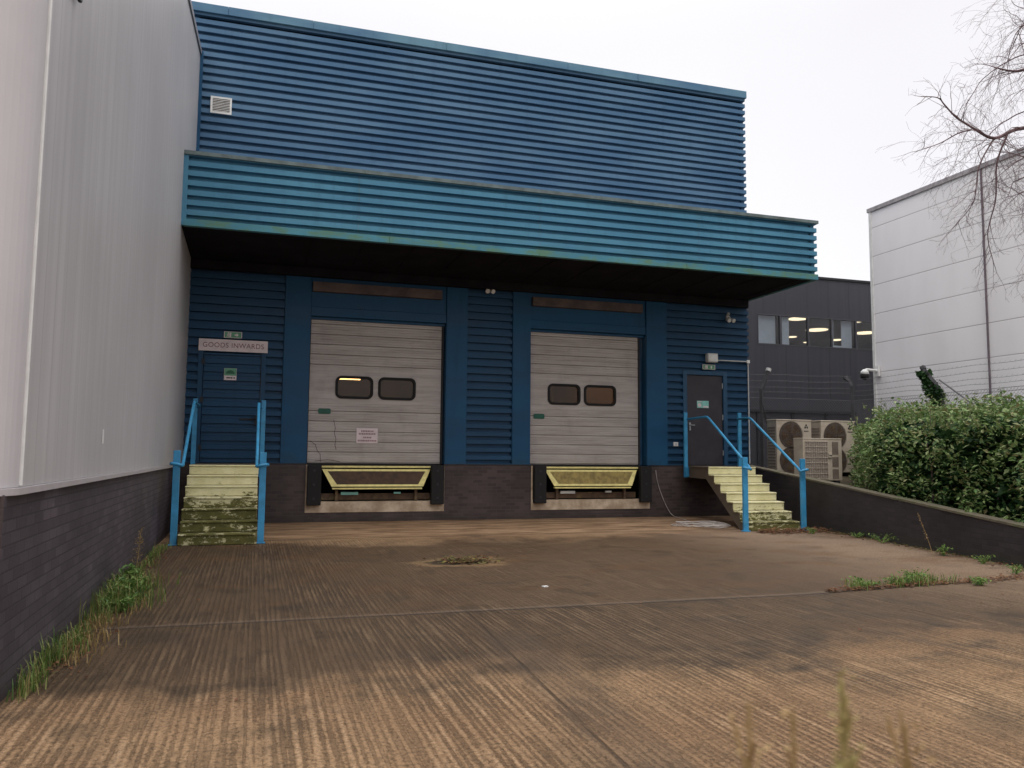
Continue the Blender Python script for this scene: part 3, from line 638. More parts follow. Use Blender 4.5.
# ------------------------------------------------------------------ signs and fittings on the blue wall
sg = thing('sign', 'long white GOODS INWARDS sign above the blue door', 'sign', (-.53, 17.9, 3.7))
mb = MB(); mb.box(-1.22, .16, YW-.045, YW-.015, 3.585, 3.835); mb.build('board', M['signw'], sg, bevel=.003)
text('GOODS INWARDS', .145, (-.53, YW-.049, 3.708), M['red'], 'lettering', sg, .95)
def exit_sign(x0, x1, z0, z1, y, name, label, arrow):
    t = thing(name, label, 'exit sign', ((x0+x1)/2, y, z0)); mb = MB(); mb.box(x0, x1, y-.02, y, z0, z1); mb.build('board', M['signgreen'], t)
    W = x1-x0; H = z1-z0; yy = y-.023
    mb = MB(); mb.box(x0+.0*W, x0+.04*W, yy, y-.021, z0, z1); mb.box(x0+.96*W, x1, yy, y-.021, z0, z1); mb.box(x0+.04*W, x1-.04*W, yy, y-.021, z0, z0+.07*H); mb.box(x0+.04*W, x1-.04*W, yy, y-.021, z1-.07*H, z1); mb.build('border', M['signw'], t)
    # doorway with running figure
    mb = MB(); cx = x0+.27*W; cz = (z0+z1)/2
    mb.box(cx+.03*W, cx+.13*W, yy, y-.021, z0+.15*H, z1-.15*H)
    mb.tube([(cx-.03*W, yy, cz+.28*H), (cx-.03*W, yy-.004, cz+.28*H)], .09*H, 8); 
    for a, b in (((-.04, .18), (-.05, -.08)), ((-.05, -.08), (.0, -.22)), ((0, -.22), (-.02, -.36)), ((-.05, -.08), (-.12, -.3)), ((-.04, .12), (.03, .02)), ((-.04, .12), (-.12, .05))):
        mb.tube([(cx+a[0]*W, yy, cz+a[1]*H), (cx+b[0]*W, yy, cz+b[1]*H)], .05*H, 6)
    mb.build('running_figure', M['signw'], t)
    mb = MB(); ax = x0+.7*W; s_ = .3*H
    if arrow == 'right': mb.prism([(ax-s_, cz-.1*H), (ax, cz-.1*H), (ax, cz-s_), (ax+s_, cz), (ax, cz+s_), (ax, cz+.1*H), (ax-s_, cz+.1*H)], 'y', yy, y-.021)
    else: mb.prism([(ax-.1*H, cz-s_), (ax+.1*H, cz-s_), (ax+.1*H, cz), (ax+s_, cz), (ax, cz+s_), (ax-s_, cz), (ax-.1*H, cz)], 'y', yy, y-.021)
    mb.build('arrow', M['signw'], t)
exit_sign(-.73, -.37, 3.875, 4.01, YW-.006, 'exit_sign', 'small green exit pictogram over the GOODS INWARDS sign', 'right')
exit_sign(10.66, 11.02, 3.665, 3.785, YW-.02, 'exit_sign', 'small green exit pictogram over the dark grey door', 'up')
st = thing('sticker', 'square green and white sticker on the blue door', 'sticker', (-.57, 17.98, 3.1))
mb = MB(); mb.box(-.70, -.45, YW-.004, YW+.008, 2.985, 3.235); mb.build('card', M['signw'], st)
mb = MB(); mb.box(-.695, -.455, YW-.007, YW-.0045, 3.08, 3.232); mb.build('green_field', M['signgreen'], st)
mb = MB(); pts = [(-.575+.085*math.cos(R_(a)), 3.12+.075*math.sin(R_(a))) for a in range(0, 181, 15)]; mb.prism(pts, 'y', YW-.012, YW-.0075); mb.build('emblem', simple('dark green emblem', (.03, .13, .07)), st)
mb = MB()
for xx, ww in ((-.65, .07), (-.57, .04), (-.51, .03)): mb.box(xx, xx+ww, YW-.008, YW-.0045, 3.02, 3.045)
mb.build('small_print', M['dark'], st)
nt_ = thing('notice', 'white notice with faded red lines on the left loading door', 'notice', (2.33, YD-.01, 1.7))
mb = MB(); mb.box(2.10, 2.565, YD-.014, YD-.003, 1.70, 2.03); mb.build('card', M['signw'], nt_)
mb = MB(); R = random.Random(3); M['fadered'] = simple('faded red print', (.34, .2, .22), .6)
for z, a, b in ((1.965, 2.2, 2.46), (1.905, 2.15, 2.52), (1.825, 2.25, 2.42), (1.755, 2.13, 2.53)):
    x = a
    while x < b-.02: ww = R.uniform(.02, .035); mb.box(x, x+ww, YD-.0165, YD-.0145, z-.018, z+.018); x += ww+.009
mb.build('print', M['fadered'], nt_)
ds = thing('door_sticker', 'mint green sticker on the dark grey door', 'sticker', (10.7, YW, 2.75))
mb = MB(); mb.box(10.53, 10.86, YW+.024, YW+.0295, 2.69, 2.87); mb.build('card', M['mint'], ds)
mb = MB(); pts = [(10.60+.05*math.cos(R_(a)), 2.76+.05*math.sin(R_(a))) for a in range(0, 360, 30)]; mb.prism(pts, 'y', YW+.020, YW+.0235); mb.box(10.54, 10.67, YW+.0195, YW+.0235, 2.84, 2.855); mb.box(10.70, 10.85, YW+.02, YW+.0235, 2.70, 2.74); mb.build('print', M['signw'], ds)
sk = thing('switch_box', 'small white switch box left of dark grey door', 'switch box', (9.89, 17.97, 1.73))
mb = MB(); mb.box(9.83, 9.955, YW-.04, YW, 1.72, 1.82); mb.build('box', M['white'], sk, bevel=.006); mb = MB(); mb.box(9.865, 9.92, YW-.046, YW-.0405, 1.745, 1.795); mb.build('rocker', M['grey'], sk)
lb = thing('emergency_light', 'white bulkhead light box above the dark grey door', 'light fitting', (10.9, 17.9, 3.85))
mb = MB(); mb.box(10.76, 11.06, YW-.13, YW-.0, 3.84, 4.07); mb.build('housing', M['grey'], lb, bevel=.02); mb = MB(); mb.box(10.79, 11.03, YW-.138, YW-.1305, 3.87, 4.04)
mb.build('diffuser', M['white'], lb)
cdt = thing('conduit', 'thin white conduit running right and down the wall corner', 'conduit', (11.99, 17.9, 1.3))
mb = MB(); mb.tube([(11.061, YW-.03, 3.91), (11.98, YW-.03, 3.91)], .014, 6); mb.build('pipe', M['grey'], cdt)
mb = MB(); mb.tube([(11.99, YW-.03, 3.90), (11.99, YW-.03, 1.3)], .016, 6); mb.build('pipe', M['grey'], cdt); mb = MB(); mb.box(11.95, 12.03, YW-.06, YW-.001, 3.87, 3.95); mb.build('junction_box', M['white'], cdt, bevel=.005)
def flood(x, z, label):
    t = thing('floodlight', label, 'floodlight', (x, 17.9, z), 'small twin floodlights under the canopy')
    mb = MB(); mb.box(x-.05, x+.05, YW-.05, YW-.001, z-.02, z+.1); mb.tube([(x, YW-.05, z+.05), (x, YW-.13, z+.03)], .018, 8); mb.build('bracket', M['grey'], t)
    for s_ in (-1, 1):
        mb = MB(); mb.tube([(x+s_*.055, YW-.10, z), (x+s_*.065, YW-.2, z-.05)], [.03, .055], 12); mb.build('lamp_head', M['grey'], t)
        mb = MB(); mb.tube([(x+s_*.065, YW-.2, z-.05), (x+s_*.0655, YW-.206, z-.053)], .045, 12); mb.build('lens', M['white'], t)
    mb = MB(); mb.tube([(x-.03, YW-.06, z+.1), (x-.03, YW-.12, z+.15)], .035, 10); mb.build('sensor', M['grey'], t)
flood(5.04, 5.28, 'small twin floodlight high between the two loading bays')
flood(11.42, 4.97, 'small twin floodlight above and right of the dark grey door')
cb = MB(); pts = [(9.33, 17.96, 1.13), (9.36, 17.955, .9), (9.45, 17.95, .6), (9.6, 17.93, .25), (9.72, 17.85, .04), (9.6, 17.2, .015), (9.35, 16.4, .015), (9.2, 15.8, .015)]
def smoothpts(p, n_=6):
    out_ = []
    for i in range(len(p)-1):
        p0 = Vector(p[max(i-1, 0)]); p1 = Vector(p[i]); p2 = Vector(p[i+1]); p3 = Vector(p[min(i+2, len(p)-1)])
        for k in range(n_):
            t = k/n_; out_.append(.5*((2*p1)+(-p0+p2)*t+(2*p0-5*p1+4*p2-p3)*t*t+(-p0+3*p1-3*p2+p3)*t**3))
    out_.append(Vector(p[-1])); return out_
R = random.Random(5)
for k in range(75):
    a = k*.6; rr = .32+.14*math.sin(k*1.7)+R.uniform(-.03, .03); pts.append((8.98+rr*1.25*math.cos(a)+.0015*k, 15.35+rr*1.5*math.sin(a), .015+.0008*k))
cb.tube(smoothpts(pts, 3), .009, 5); tag(cb.build('cable', simple('pale cable', (.42, .38, .35), .6), None, True), 'pale cable hanging down the brick and coiled by the right steps', 'cable')

# ------------------------------------------------------------------ grey building on the left
lg = thing('grey_building', 'tall grey metal clad building on dark brick base along the left', 'building', (-1.335, 5.35, 0))
def lx(y): return -1.335-.0082*(y-5.35)
zt = lambda y: 9.99+.187*(y-18)
ye = 18.3; mb = MB()
mb.quad([(lx(5.5), 5.5, 1.24), (lx(5.5), 5.5, zt(5.5)), (lx(ye), ye, zt(ye)), (lx(ye), ye, 1.24)])
mb.quad([(lx(5.5)-.1, 5.5, 1.24), (lx(ye)-.1, ye, 1.24), (lx(ye)-.1, ye, zt(ye)), (lx(5.5)-.1, 5.5, zt(5.5))])
mb.quad([(lx(ye), ye, 1.24), (lx(ye), ye, zt(ye)), (lx(ye)-.1, ye, zt(ye)), (lx(ye)-.1, ye, 1.24)])
mb.build('cladding', M['leftclad'], lg)
mb = MB(); xc = lx(5.5)-.26; yc = 5.5
for k in range(10):
    a0, a1 = R_(90*k/10), R_(90*(k+1)/10); f_ = lambda a: (xc+.26*math.cos(a), yc-.26*math.sin(a))
    (ax, ay), (bx, by) = f_(a0), f_(a1); mb.quad([(ax, ay, 1.24), (bx, by, 1.24), (bx, by, 7.6), (ax, ay, 7.6)])
mb.quad([(xc, yc-.26, 1.24), (-30, yc-.26, 1.24), (-30, yc-.26, 7.6), (xc, yc-.26, 7.6)]); mb.build('corner_panel', M['leftcorner'], lg, smooth=True)
mb = MB(); mb.tube([(lx(5.5)+.004, 5.51, 1.25), (lx(5.5)+.004, 5.53, 7.6)], .013, 6); mb.build('corner_joint', M['white'], lg)
mb = MB(); mb.quad([(lx(5.33)-.03, 5.33, 0), (lx(ye)-.03, ye, 0), (lx(ye)-.03, ye, 1.2), (lx(5.33)-.03, 5.33, 1.2)]); mb.build('brick_base', M['bricky'], lg)
mb = MB(); mb.quad([(lx(5.33)-.03, 5.33, 0), (-30, 5.33, 0), (-30, 5.33, 1.2), (lx(5.33)-.03, 5.33, 1.2)]); mb.build('brick_return', M['brickx'], lg)
mb = MB()
pts = [(lx(ye)+.02, ye), (lx(5.5)+.02, 5.5)]+[(xc+.28*math.cos(R_(a)), yc-.28*math.sin(R_(a))) for a in range(10, 91, 10)]+[(-30, yc-.28)]
inn = [(p[0]-.06, p[1]+(0 if i < 2 else .05)) for i, p in enumerate(pts)]
for k in range(len(pts)-1):
    a, b, c_, d_ = pts[k], pts[k+1], inn[k+1], inn[k]
    mb.quad([(*a, 1.195), (*b, 1.195), (*b, 1.235), (*a, 1.235)]); mb.quad([(*a, 1.235), (*b, 1.235), (*c_, 1.242), (*d_, 1.242)]); mb.quad([(*b, 1.195), (*a, 1.195), (*d_, 1.195), (*c_, 1.195)])
mb.build('drip_flashing', simple('pale flashing', (.42, .39, .4), .45, .1), lg)
mb = MB(); mb.quad([(-30, 5.3, 7.5), (lx(5.5), 5.5, zt(5.5)), (lx(ye), ye, zt(ye)), (-30, ye, 7.9)]); mb.build('roof', M['cap'], lg)
mb = MB(); e = .03
for (a, b) in ((5.5, 11.75), (11.76, ye)): 
    mb.quad([(lx(a)+e, a, zt(a)-.02), (lx(b)+e, b, zt(b)-.02), (lx(b)+e, b, zt(b)+.09), (lx(a)+e, a, zt(a)+.09)]); mb.quad([(lx(a)+e, a, zt(a)+.09), (lx(b)+e, b, zt(b)+.09), (lx(b)-.12, b, zt(b)+.09), (lx(a)-.12, a, zt(a)+.09)])
mb.build('verge_trim', simple('verge grey', (.28, .28, .31), .5), lg)
mb = MB(); mb.box(lx(8.3)+.003, lx(8.3)+.006, 8.27, 8.33, 1.53, 1.66); tag(mb.build('label', M['white']), 'tiny white label stuck low on the grey cladding', 'label')
wl = thing('wire_loop', 'dark wire loop sticking out high on the grey wall', 'wire', (-1.33, 6.1, 4.66))
mb = MB(); mb.tube(smoothpts([(-1.345, 5.98, 4.85), (-1.325, 6.03, 4.70), (-1.31, 6.14, 4.645), (-1.31, 6.22, 4.68), (-1.345, 6.24, 4.9)]), .013, 6); mb.build('wire', M['dark'], wl, True)

# ------------------------------------------------------------------ dark office behind
YO = 24.; ofb = thing('office_building', 'charcoal two storey office with a lit window band behind the warehouse', 'building', (20, YO, 0))
zT, wb, wt_ = 7.84, 5.37, 6.45
mb = MB(); mb.box(12.2, 40, YO, YO+.15, 0, wb); mb.box(12.2, 40, YO, YO+.15, wt_, zT); mb.box(12.2, 16.42, YO, YO+.15, wb, wt_); mb.box(26, 40, YO, YO+.15, wb, wt_); mb.build('wall', M['darkclad'], ofb)
mb = MB(); mb.box(12.2, 40, YO-.05, YO+.2, zT, zT+.08); mb.build('roof_edge', M['dark'], ofb)
mb = MB(); mb.box(12.2, 40, YO+.2, 45, zT-.1, zT); mb.build('roof', M['cap'], ofb)
mb = MB(); mb.box(12.2, 26, YO+.16, 40, 4.4, 4.5); mb.box(16.0, 26, 39, 39.2, 4.5, 6.6); mb.box(25.9, 26, YO+.2, 39, 4.5, 6.6); mb.box(12.3, 12.4, YO+.2, 39, 4.5, 6.6); mb.build('interior_lining', M['office'], ofb)
mb = MB(); mb.box(12.3, 26, YO+.2, 39, 6.6, 6.65); mb.build('ceiling', M['office'], ofb)
mb = MB(); mb.box(14.7, 20.4, YO-.08, YO-.002, 3.02, 3.1); mb.build('ledge', M['dark'], ofb)
for x in (14.9, 16.3, 17.7, 19.1): mb = MB(); mb.box(x, x+.09, YO-.05, YO-.002, 1.0, 3.02); mb.build('rib', M['dark'], ofb)
xs = [16.42, 17.35, 18.5, 19.5, 20.55, 21.6, 22.7, 24, 26]
for i, (a, b) in enumerate(zip(xs[:-1], xs[1:])):
    f = MB(); f.box(a, a+.03, YO-.01, YO+.08, wb, wt_); f.box(b-.03, b, YO-.01, YO+.08, wb, wt_); f.box(a+.03, b-.03, YO-.01, YO+.08, wb, wb+.04); f.box(a+.03, b-.03, YO-.01, YO+.08, wt_-.04, wt_); fo = f.build('window', M['wframe'], ofb)
    f = MB(); f.box(a+.03, b-.03, YO+.03, YO+.04, wb+.04, wt_-.04); f.build('pane', M['winglass'], fo)
for a, b in ((16.46, 17.22), (17.5, 17.78), (20.0, 20.45)):
    f = MB(); k = a
    while k < b: f.box(k, min(k+.07, b), YO+.12, YO+.135+.01*math.sin(k*60), wb+.04, wt_-.04); k += .073
    f.build('blind', M['blind'], ofb)
f = MB(); f.box(19.58, 19.64, YO+.1, YO+.14, wb+.05, wt_-.05); f.box(19.64, 20., YO+.1, YO+.14, wb+.05, wb+.12); f.build('inner_frame', M['blind'], ofb)
LM = emit('warm ceiling light', (1., .80, .50), 2.2)
cl = None
for i, (x, y, r_, lbx) in enumerate(((18.8, 24.95, .36, 'lit round ceiling light nearest the office window band, left one'), (21.13, 26.88, .42, 'lit round ceiling light in middle of the office window band'), (21.4, 28.84, .2, 'faint small ceiling light at left of office window band'),
        (23.7, 28.92, .25, 'small ceiling light behind the frame in right office window'), (21.28, 24.74, .13, 'small bright ceiling light at top of right office window'), (23.43, 26.86, .40, 'lit round ceiling light at right end of office window band'), (23.0, 30.0, .12, 'tiny pale ceiling spot deep in the office'))):
    t = thing('ceiling_light', lbx, 'ceiling light', (x, y, 6.55), 'round ceiling lights inside the office')
    m_ = MB(); pts = [(x+r_*math.cos(R_(a)), y+r_*math.sin(R_(a))) for a in range(0, 360, 20)]; m_.prism(pts, 'z', 6.535, 6.55); m_.build('diffuser', LM, t)
    m_ = MB(); pts = [(x+(r_+.03)*math.cos(R_(a)), y+(r_+.03)*math.sin(R_(a))) for a in range(0, 360, 20)]; m_.prism(pts, 'z', 6.551, 6.6); m_.build('rim', M['grey'], t)

# ------------------------------------------------------------------ white warehouse on the right
ww = thing('white_warehouse', 'big white panelled warehouse rising at the right behind the fence', 'warehouse', (18, 20.3, 0))
mb = MB(); mb.box(18, 50, -5, 20.3, 0, 9.1); mb.build('wall', M['whiteclad'], ww)
mb = MB(); mb.box(17.95, 50, -5, 20.35, 9.1, 9.22); mb.build('roof_trim', simple('grey roof trim', (.34, .32, .33), .5), ww)
mb = MB(); mb.tube([(17.97, 16.17, 9.1), (17.97, 16.17, .9)], .025, 8); mb.build('drainpipe', simple('brown grey pipe', (.14, .11, .13), .6), ww)
mb = MB(); mb.box(17.97, 18.0, 20.2, 20.3, .5, 9.1); mb.build('corner_trim', M['white'], ww)
cc = thing('security_camera', 'white dome security camera on the corner of the white warehouse', 'camera', (18, 20.2, 4.1))
mb = MB(); mb.box(17.9, 17.969, 20.0, 20.16, 3.95, 4.25); mb.tube([(17.9, 20.08, 4.12), (17.55, 20.08, 4.14), (17.48, 20.08, 4.12)], .04, 8); mb.build('bracket', M['white'], cc)
mb = MB(); mb.tube([(17.46, 20.08, 4.14), (17.46, 20.08, 4.08), (17.46, 20.08, 3.99)], [.05, .11, .13], 14); mb.build('housing', M['white'], cc, True)
mb = MB(); mb.tube([(17.46, 20.08, 3.989), (17.46, 20.08, 3.90), (17.46, 20.08, 3.82)], [.125, .12, .04], 14); mb.build('dome', M['black'], cc, True)

# ------------------------------------------------------------------ low retaining wall
rw = thing('retaining_wall', 'low sooty brick wall sloping down beside the yard, hedge behind', 'wall', (wx(12), 12, 0))
mb = MB(); ya, yb = 3., 17.96
P = [(wx(ya), ya, 0), (wx(yb), yb, 0), (wx(yb), yb, wtop(yb)-.03), (wx(ya), ya, wtop(ya)-.03)]; Q = [(p[0]+.22, p[1]-.0, p[2]) for p in P]
Q[1] = (P[1][0]+.2, yb, 0); Q[2] = (P[2][0]+.2, yb, P[2][2])
mb.quad(P[::-1]); mb.quad(Q)
for k in range(4): mb.quad([P[k], P[(k+1) % 4], Q[(k+1) % 4], Q[k]])
mb.build('brick_face', M['brickw'], rw)
mb = MB(); ysl = np.linspace(ya, yb, 26)
for a, b in zip(ysl[:-1], ysl[1:]):
    b -= .006; za, zb = wtop(a), wtop(b); o = random.uniform(-.006, .006)
    V = [(wx(a)-.012+o, a, za-.029), (wx(b)-.012+o, b, zb-.029), (wx(b)+.225, b, zb-.029), (wx(a)+.225, a, za-.029)]
    T = [(v[0], v[1], v[2]+.034+o*.4) for v in V]; mb.quad(V[::-1]); mb.quad(T)
    for k in range(4): mb.quad([V[k], V[(k+1) % 4], T[(k+1) % 4], T[k]])
mb.build('coping', M['cope'], rw)

# ------------------------------------------------------------------ air conditioning units
def zearth(y): return max(.05, wtop(min(y, 17.97))-.3)
def ac_big(x0, y0, zt_, w_, d_, label):
    zb = zearth(y0)+.03; t = thing('air_conditioner', label, 'air conditioner', (x0+w_/2, y0, zb), 'tall twin fan air conditioning units')
    mb = MB(); mb.box(x0, x0+w_, y0, y0+d_, zb+.08, zt_-.02); mb.box(x0-.01, x0+w_+.01, y0-.012, y0+d_+.01, zt_-.02, zt_+.015); mb.build('casing', M['ac'], t, bevel=.012)
    mb = MB()
    for k in range(14): z = zb+.2+k*(zt_-zb-.35)/14; mb.box(x0-.014, x0-.001, y0+.05, y0+d_-.05, z, z+.045)
    mb.build('side_louvre', M['coil'], t)
    for x in (x0+.05, x0+w_-.15): mb = MB(); mb.box(x, x+.1, y0-.0, y0+d_, zb-.03, zb+.079); mb.build('foot', M['dark'], t)
    cxx = x0+w_*.40; R0 = w_*.33; hz = (zt_-zb)
    for zc in (zb+hz*.27, zb+hz*.73):
        mb = MB(); pts = [(cxx+R0*math.cos(R_(a)), zc+R0*math.sin(R_(a))) for a in range(0, 360, 15)]; mb.prism(pts, 'y', y0-.012, y0-.002); fg = mb.build('fan_opening', M['acdark'], t)
        mb = MB()
        for k in range(5): 
            a = R_(72*k+20); b = a+.8
            mb.quad([(cxx, y0-.016, zc), (cxx+R0*.85*math.cos(a), y0-.022, zc+R0*.85*math.sin(a)), (cxx+R0*.85*math.cos(b), y0-.014, zc+R0*.85*math.sin(b))])
        mb.build('fan_blade', M['rust'], fg)
        mb = MB()
        for rr in (.2, .4, .6, .8, 1.0): mb.tube([(cxx+R0*rr*math.cos(R_(a)), y0-.035, zc+R0*rr*math.sin(R_(a))) for a in range(0, 361, 20)], .004, 4, cap=False)
        for a in range(0, 360, 30): mb.tube([(cxx, y0-.035, zc), (cxx+R0*1.02*math.cos(R_(a)), y0-.03, zc+R0*1.02*math.sin(R_(a)))], .004, 4)
        mb.build('fan_guard', M['acdark'], fg)
    mb = MB(); ex, ez = x0+w_*.85, zt_-.2; s_ = .035
    for ox, oz in ((0, .07), (-.032, .012), (.032, .012)): mb.prism([(ex+ox-s_*.8, ez+oz), (ex+ox, ez+oz-s_), (ex+ox+s_*.8, ez+oz), (ex+ox, ez+oz+s_)], 'y', y0-.006, y0-.001)
    for k in range(4): mb.box(ex-.07+k*.037, ex-.045+k*.037, y0-.006, y0-.001, ez-.1, ez-.07)
    mb.build('emblem', M['dark'], t)
    mb = MB(); mb.box(x0+w_*.76, x0+w_*.95, y0-.005, y0-.001, zb+.2, zb+.75); mb.build('service_panel', M['ac'], t)
ac_big(12.97, 18.2, 2.45, 1.08, .42, 'tall twin fan air conditioner nearest the blue warehouse corner')
ac_big(14.36, 18.2, 2.45, 1.08, .42, 'tall twin fan air conditioner half hidden by the hedge')
x0, y0, w_, d_ = 12.34, 16.3, 1.1, .36; zb = zearth(16.3)+.02; zt_ = 1.92
ac = thing('air_conditioner', 'smaller cream air conditioner standing in front, showing its grille back', 'air conditioner', (12.9, 16.3, zb))
mb = MB(); mb.box(x0, x0+w_, y0, y0+d_, zb+.06, zt_-.015); mb.box(x0-.008, x0+w_+.008, y0-.01, y0+d_+.008, zt_-.015, zt_+.01); mb.build('casing', M['ac'], ac, bevel=.01)
mb = MB(); xa, xb, za, zb_ = x0+.05, x0+.68, zb+.1, zt_-.07
mb.box(xa, xb, y0-.006, y0-.001, za, zb_); gr = mb.build('coil', M['coil'], ac)
mb = MB()
for k in range(11): x = xa+k*(xb-xa)/10; mb.tube([(x, y0-.014, za), (x, y0-.014, zb_)], .005, 4)
for k in range(8): z = za+k*(zb_-za)/7; mb.tube([(xa, y0-.02, z), (xb, y0-.02, z)], .005, 4)
mb.build('wire_guard', M['ac'], gr)
for (a, b, c_, d2) in ((.82, 1.0, .10, .33), (.82, 1.0, .38, .62), (.82, 1.0, .68, .98)):
    mb = MB(); k = a
    while k < b: mb.box(x0+k, x0+k+.014, y0-.006, y0-.001, zb+c_, zb+d2); k += .026
    mb.build('vent_slots', M['acdark'], ac)
mb = MB(); mb.box(x0+.7, x0+.8, y0-.03, y0-.001, zb+.6, zb+.72); mb.build('handle', M['ac'], ac, bevel=.01)
mb = MB(); mb.box(x0+.71, x0+.79, y0-.033, y0-.0305, zb+.645, zb+.665); mb.build('name_strip', M['dark'], ac)
for x in (x0+.08, x0+w_-.18): mb = MB(); mb.box(x, x+.1, y0, y0+d_, zb-.03, zb+.059); mb.build('foot', M['dark'], ac)

# ------------------------------------------------------------------ fence with barbed wire
YF, XF = 19.8, 16.75
fn = thing('chain_link_fence', 'tall chain link fence topped with barbed wire behind the hedge', 'fence', (XF, YF, 1))
concp = simple('grimy concrete post', (.06, .058, .062), .9, .3)
ft = 3.15
def post(x, y, dirx, diry, z1=3.95, zk=3.4, cap='cdark'):
    mb = MB(); mb.tube([(x, y, .9), (x, y, zk), (x+dirx*.1, y+diry*.1, zk+.15), (x+dirx*.26, y+diry*.26, z1)], .06, 4); p = mb.build('post', concp, fn)
    mb = MB(); mb.tube([(x+dirx*.25, y+diry*.25, z1-.03), (x+dirx*.28, y+diry*.28, z1+.05)], .075, 6); mb.build('post_cap', M['grey'] if cap != 'cdark' else concp, p)
post(13.62, YF, 1, 0, cap='pale'); post(XF, YF, 0, 1, 3.85, 3.6)
mb = MB(); mb.tube([(13.0, YF, 1.0), (13.0, YF, 3.3)], .045, 4) ; mb.tube([(13.62, YF, 3.0), (14.3, YF+.1, 1.2)], .045, 4); mb.build('brace', concp, fn)
for y in (16.72, 13.6, 10.5, 7.4): post(XF+.04, y, 0, 1.6, 3.85)
wire = simple('fence wire', (.11, .105, .115), .5, .2)
def barb(p, q):
    p, q = Vector(p), Vector(q); L = (q-p).length; mb = MB(); n_ = max(2, int(L/.5)); mb.tube([p.lerp(q, k/n_)-Vector((0, 0, .03*math.sin(math.pi*((k*.5*L/n_) % 1.)))) for k in range(n_+1)], .0045, 4)
    for k in range(int(L/.14)):
        c_ = p.lerp(q, (k+.5)*.14/L); mb.tube([c_+Vector((-.015, .01, -.02)), c_+Vector((.015, -.01, .02))], .0025, 3)
    return mb
for i, (dz, off) in enumerate(((3.88, .24), (3.70, .17), (3.52, .1), (3.38, .03))):
    barb((12.3, YF, dz-.06), (XF, YF, dz)).build('barbed_wire', wire, fn)
    barb((XF+off*.9, YF, dz-.08), (XF+off*.9+.04, 5., dz-.08)).build('barbed_wire', wire, fn)
def mesh_panel(p, q, z0, z1, sp):
    p, q = Vector(p), Vector(q); L = (q-p).length; d = (q-p)/L; H = z1-z0; mb = MB(); s_ = -H
    while s_ < L:
        for sg_ in (1, -1):
            a, b = s_, s_+H; za, zb2 = (z0, z1) if sg_ > 0 else (z1, z0)
            ca, cb_ = max(a, 0), min(b, L)
            if cb_ > ca:
                f0, f1 = (ca-a)/H, (cb_-a)/H; A = p+d*ca; B = p+d*cb_
                mb.tube([(A.x, A.y, za+(zb2-za)*f0), (B.x, B.y, za+(zb2-za)*f1)], .0026, 3, cap=False)
        s_ += sp
    return mb
mesh_panel((12.3, YF, 0), (XF, YF, 0), 1.0, ft, .09).build('wire_mesh', wire, fn)
mesh_panel((XF, YF, 0), (XF+.04, 5, 0), 1.0, ft, .09).build('wire_mesh', wire, fn)
for z in (ft, 2.4): mb = MB(); mb.tube([(XF, YF, z), (XF+.04, 5, z)], .006, 4); mb.tube([(12.3, YF, z), (XF, YF, z)], .006, 4); mb.build('line_wire', wire, fn)
sr = MB(); sr.tube([(XF+.02, 16.6, 3.5), (XF, 15.5, 2.75)], .02, 5); sr.build('stay_bar', wire, fn)

# ------------------------------------------------------------------ foliage
def nvec(p, s): return mnoise.noise(Vector(p)*s)
def leaves(pts, size, sx=.5, tilt=1.0, rnd=None, fold=.25):
    """one folded leaf per point: 6 verts, 2 quads"""
    n_ = len(pts); P = np.array(pts); sz = size*rng.uniform(.4, 1.45, n_)
    d = rng.normal(size=(n_, 3)); d[:, 2] *= .6*tilt; d /= np.linalg.norm(d, axis=1)[:, None]
    u = np.cross(d, np.array([0, 0, 1.])+rng.normal(scale=.45, size=(n_, 3))); u /= np.linalg.norm(u, axis=1)[:, None]
    w_ = np.cross(u, d)
    s = sz[:, None]; hw = s*sx*.5
    base = P-d*s*.5; tip = P+d*s*.5; l = P+u*hw+w_*s*fold*.4; r = P-u*hw+w_*s*fold*.4
    V = np.stack([base, r, tip, l], axis=1).reshape(-1, 3); F = np.arange(n_*4).reshape(-1, 4)
    F = np.concatenate([F[:, [0, 1, 2]], F[:, [0, 2, 3]]]); return V, F
def leafobj(name, V, F, mats, parent=None):
    me = bpy.data.meshes.new(name); me.from_pydata(V.tolist(), [], F.tolist()); me.update(); me.materials.append(mats)
    o = bpy.data.objects.new(name, me); COL.objects.link(o)
    if parent is not None: o.parent = parent; o.location = -Vector(parent.location)
    return o
hg = thing('hedge', 'dense leafy green hedge growing behind the low brick wall', 'hedge', (12.5, 11, .5))
poly = np.array([(10.0, 6.5), (11.20, 12.7), (11.55, 13.6), (13.0, 15.2), (15.3, 18.3), (16.5, 18.9), (16.6, 6.5)])
def inner_dist(x, y):
    d = np.full(x.shape, 1e9)
    for i in range(len(poly)):
        a = poly[i]; b = poly[(i+1) % len(poly)]; e = b-a; nrm = np.array([e[1], -e[0]])/np.hypot(*e)
        d = np.minimum(d, (x-a[0])*nrm[0]+(y-a[1])*nrm[1])
    return d
NP = 620000
X = rng.uniform(9.6, 16.7, NP); Y = rng.uniform(6.3, 19, NP); Z = rng.uniform(.3, 3.1, NP)
ok = inner_dist(X, Y) > -.35; X, Y, Z = X[ok], Y[ok], Z[ok]
n1 = np.array([mnoise.noise((x*1.5, y*1.5, z*2.0)) for x, y, z in zip(X, Y, Z)])
n2 = np.array([mnoise.noise((x*4.4+7, y*4.4, z*5.5)) for x, y, z in zip(X, Y, Z)])
nt1 = np.array([mnoise.noise((x*1.1+3, y*1.1, 5.5)) for x, y in zip(X, Y)])
top = 2.40+.24*nt1+.012*(Y-12)-.32*np.exp(-np.clip(inner_dist(X, Y), 0, 9)/.35)
f = np.minimum(inner_dist(X, Y)+.34*n1+.2*n2+.08, (top-Z)+.30*n1+.2*n2)
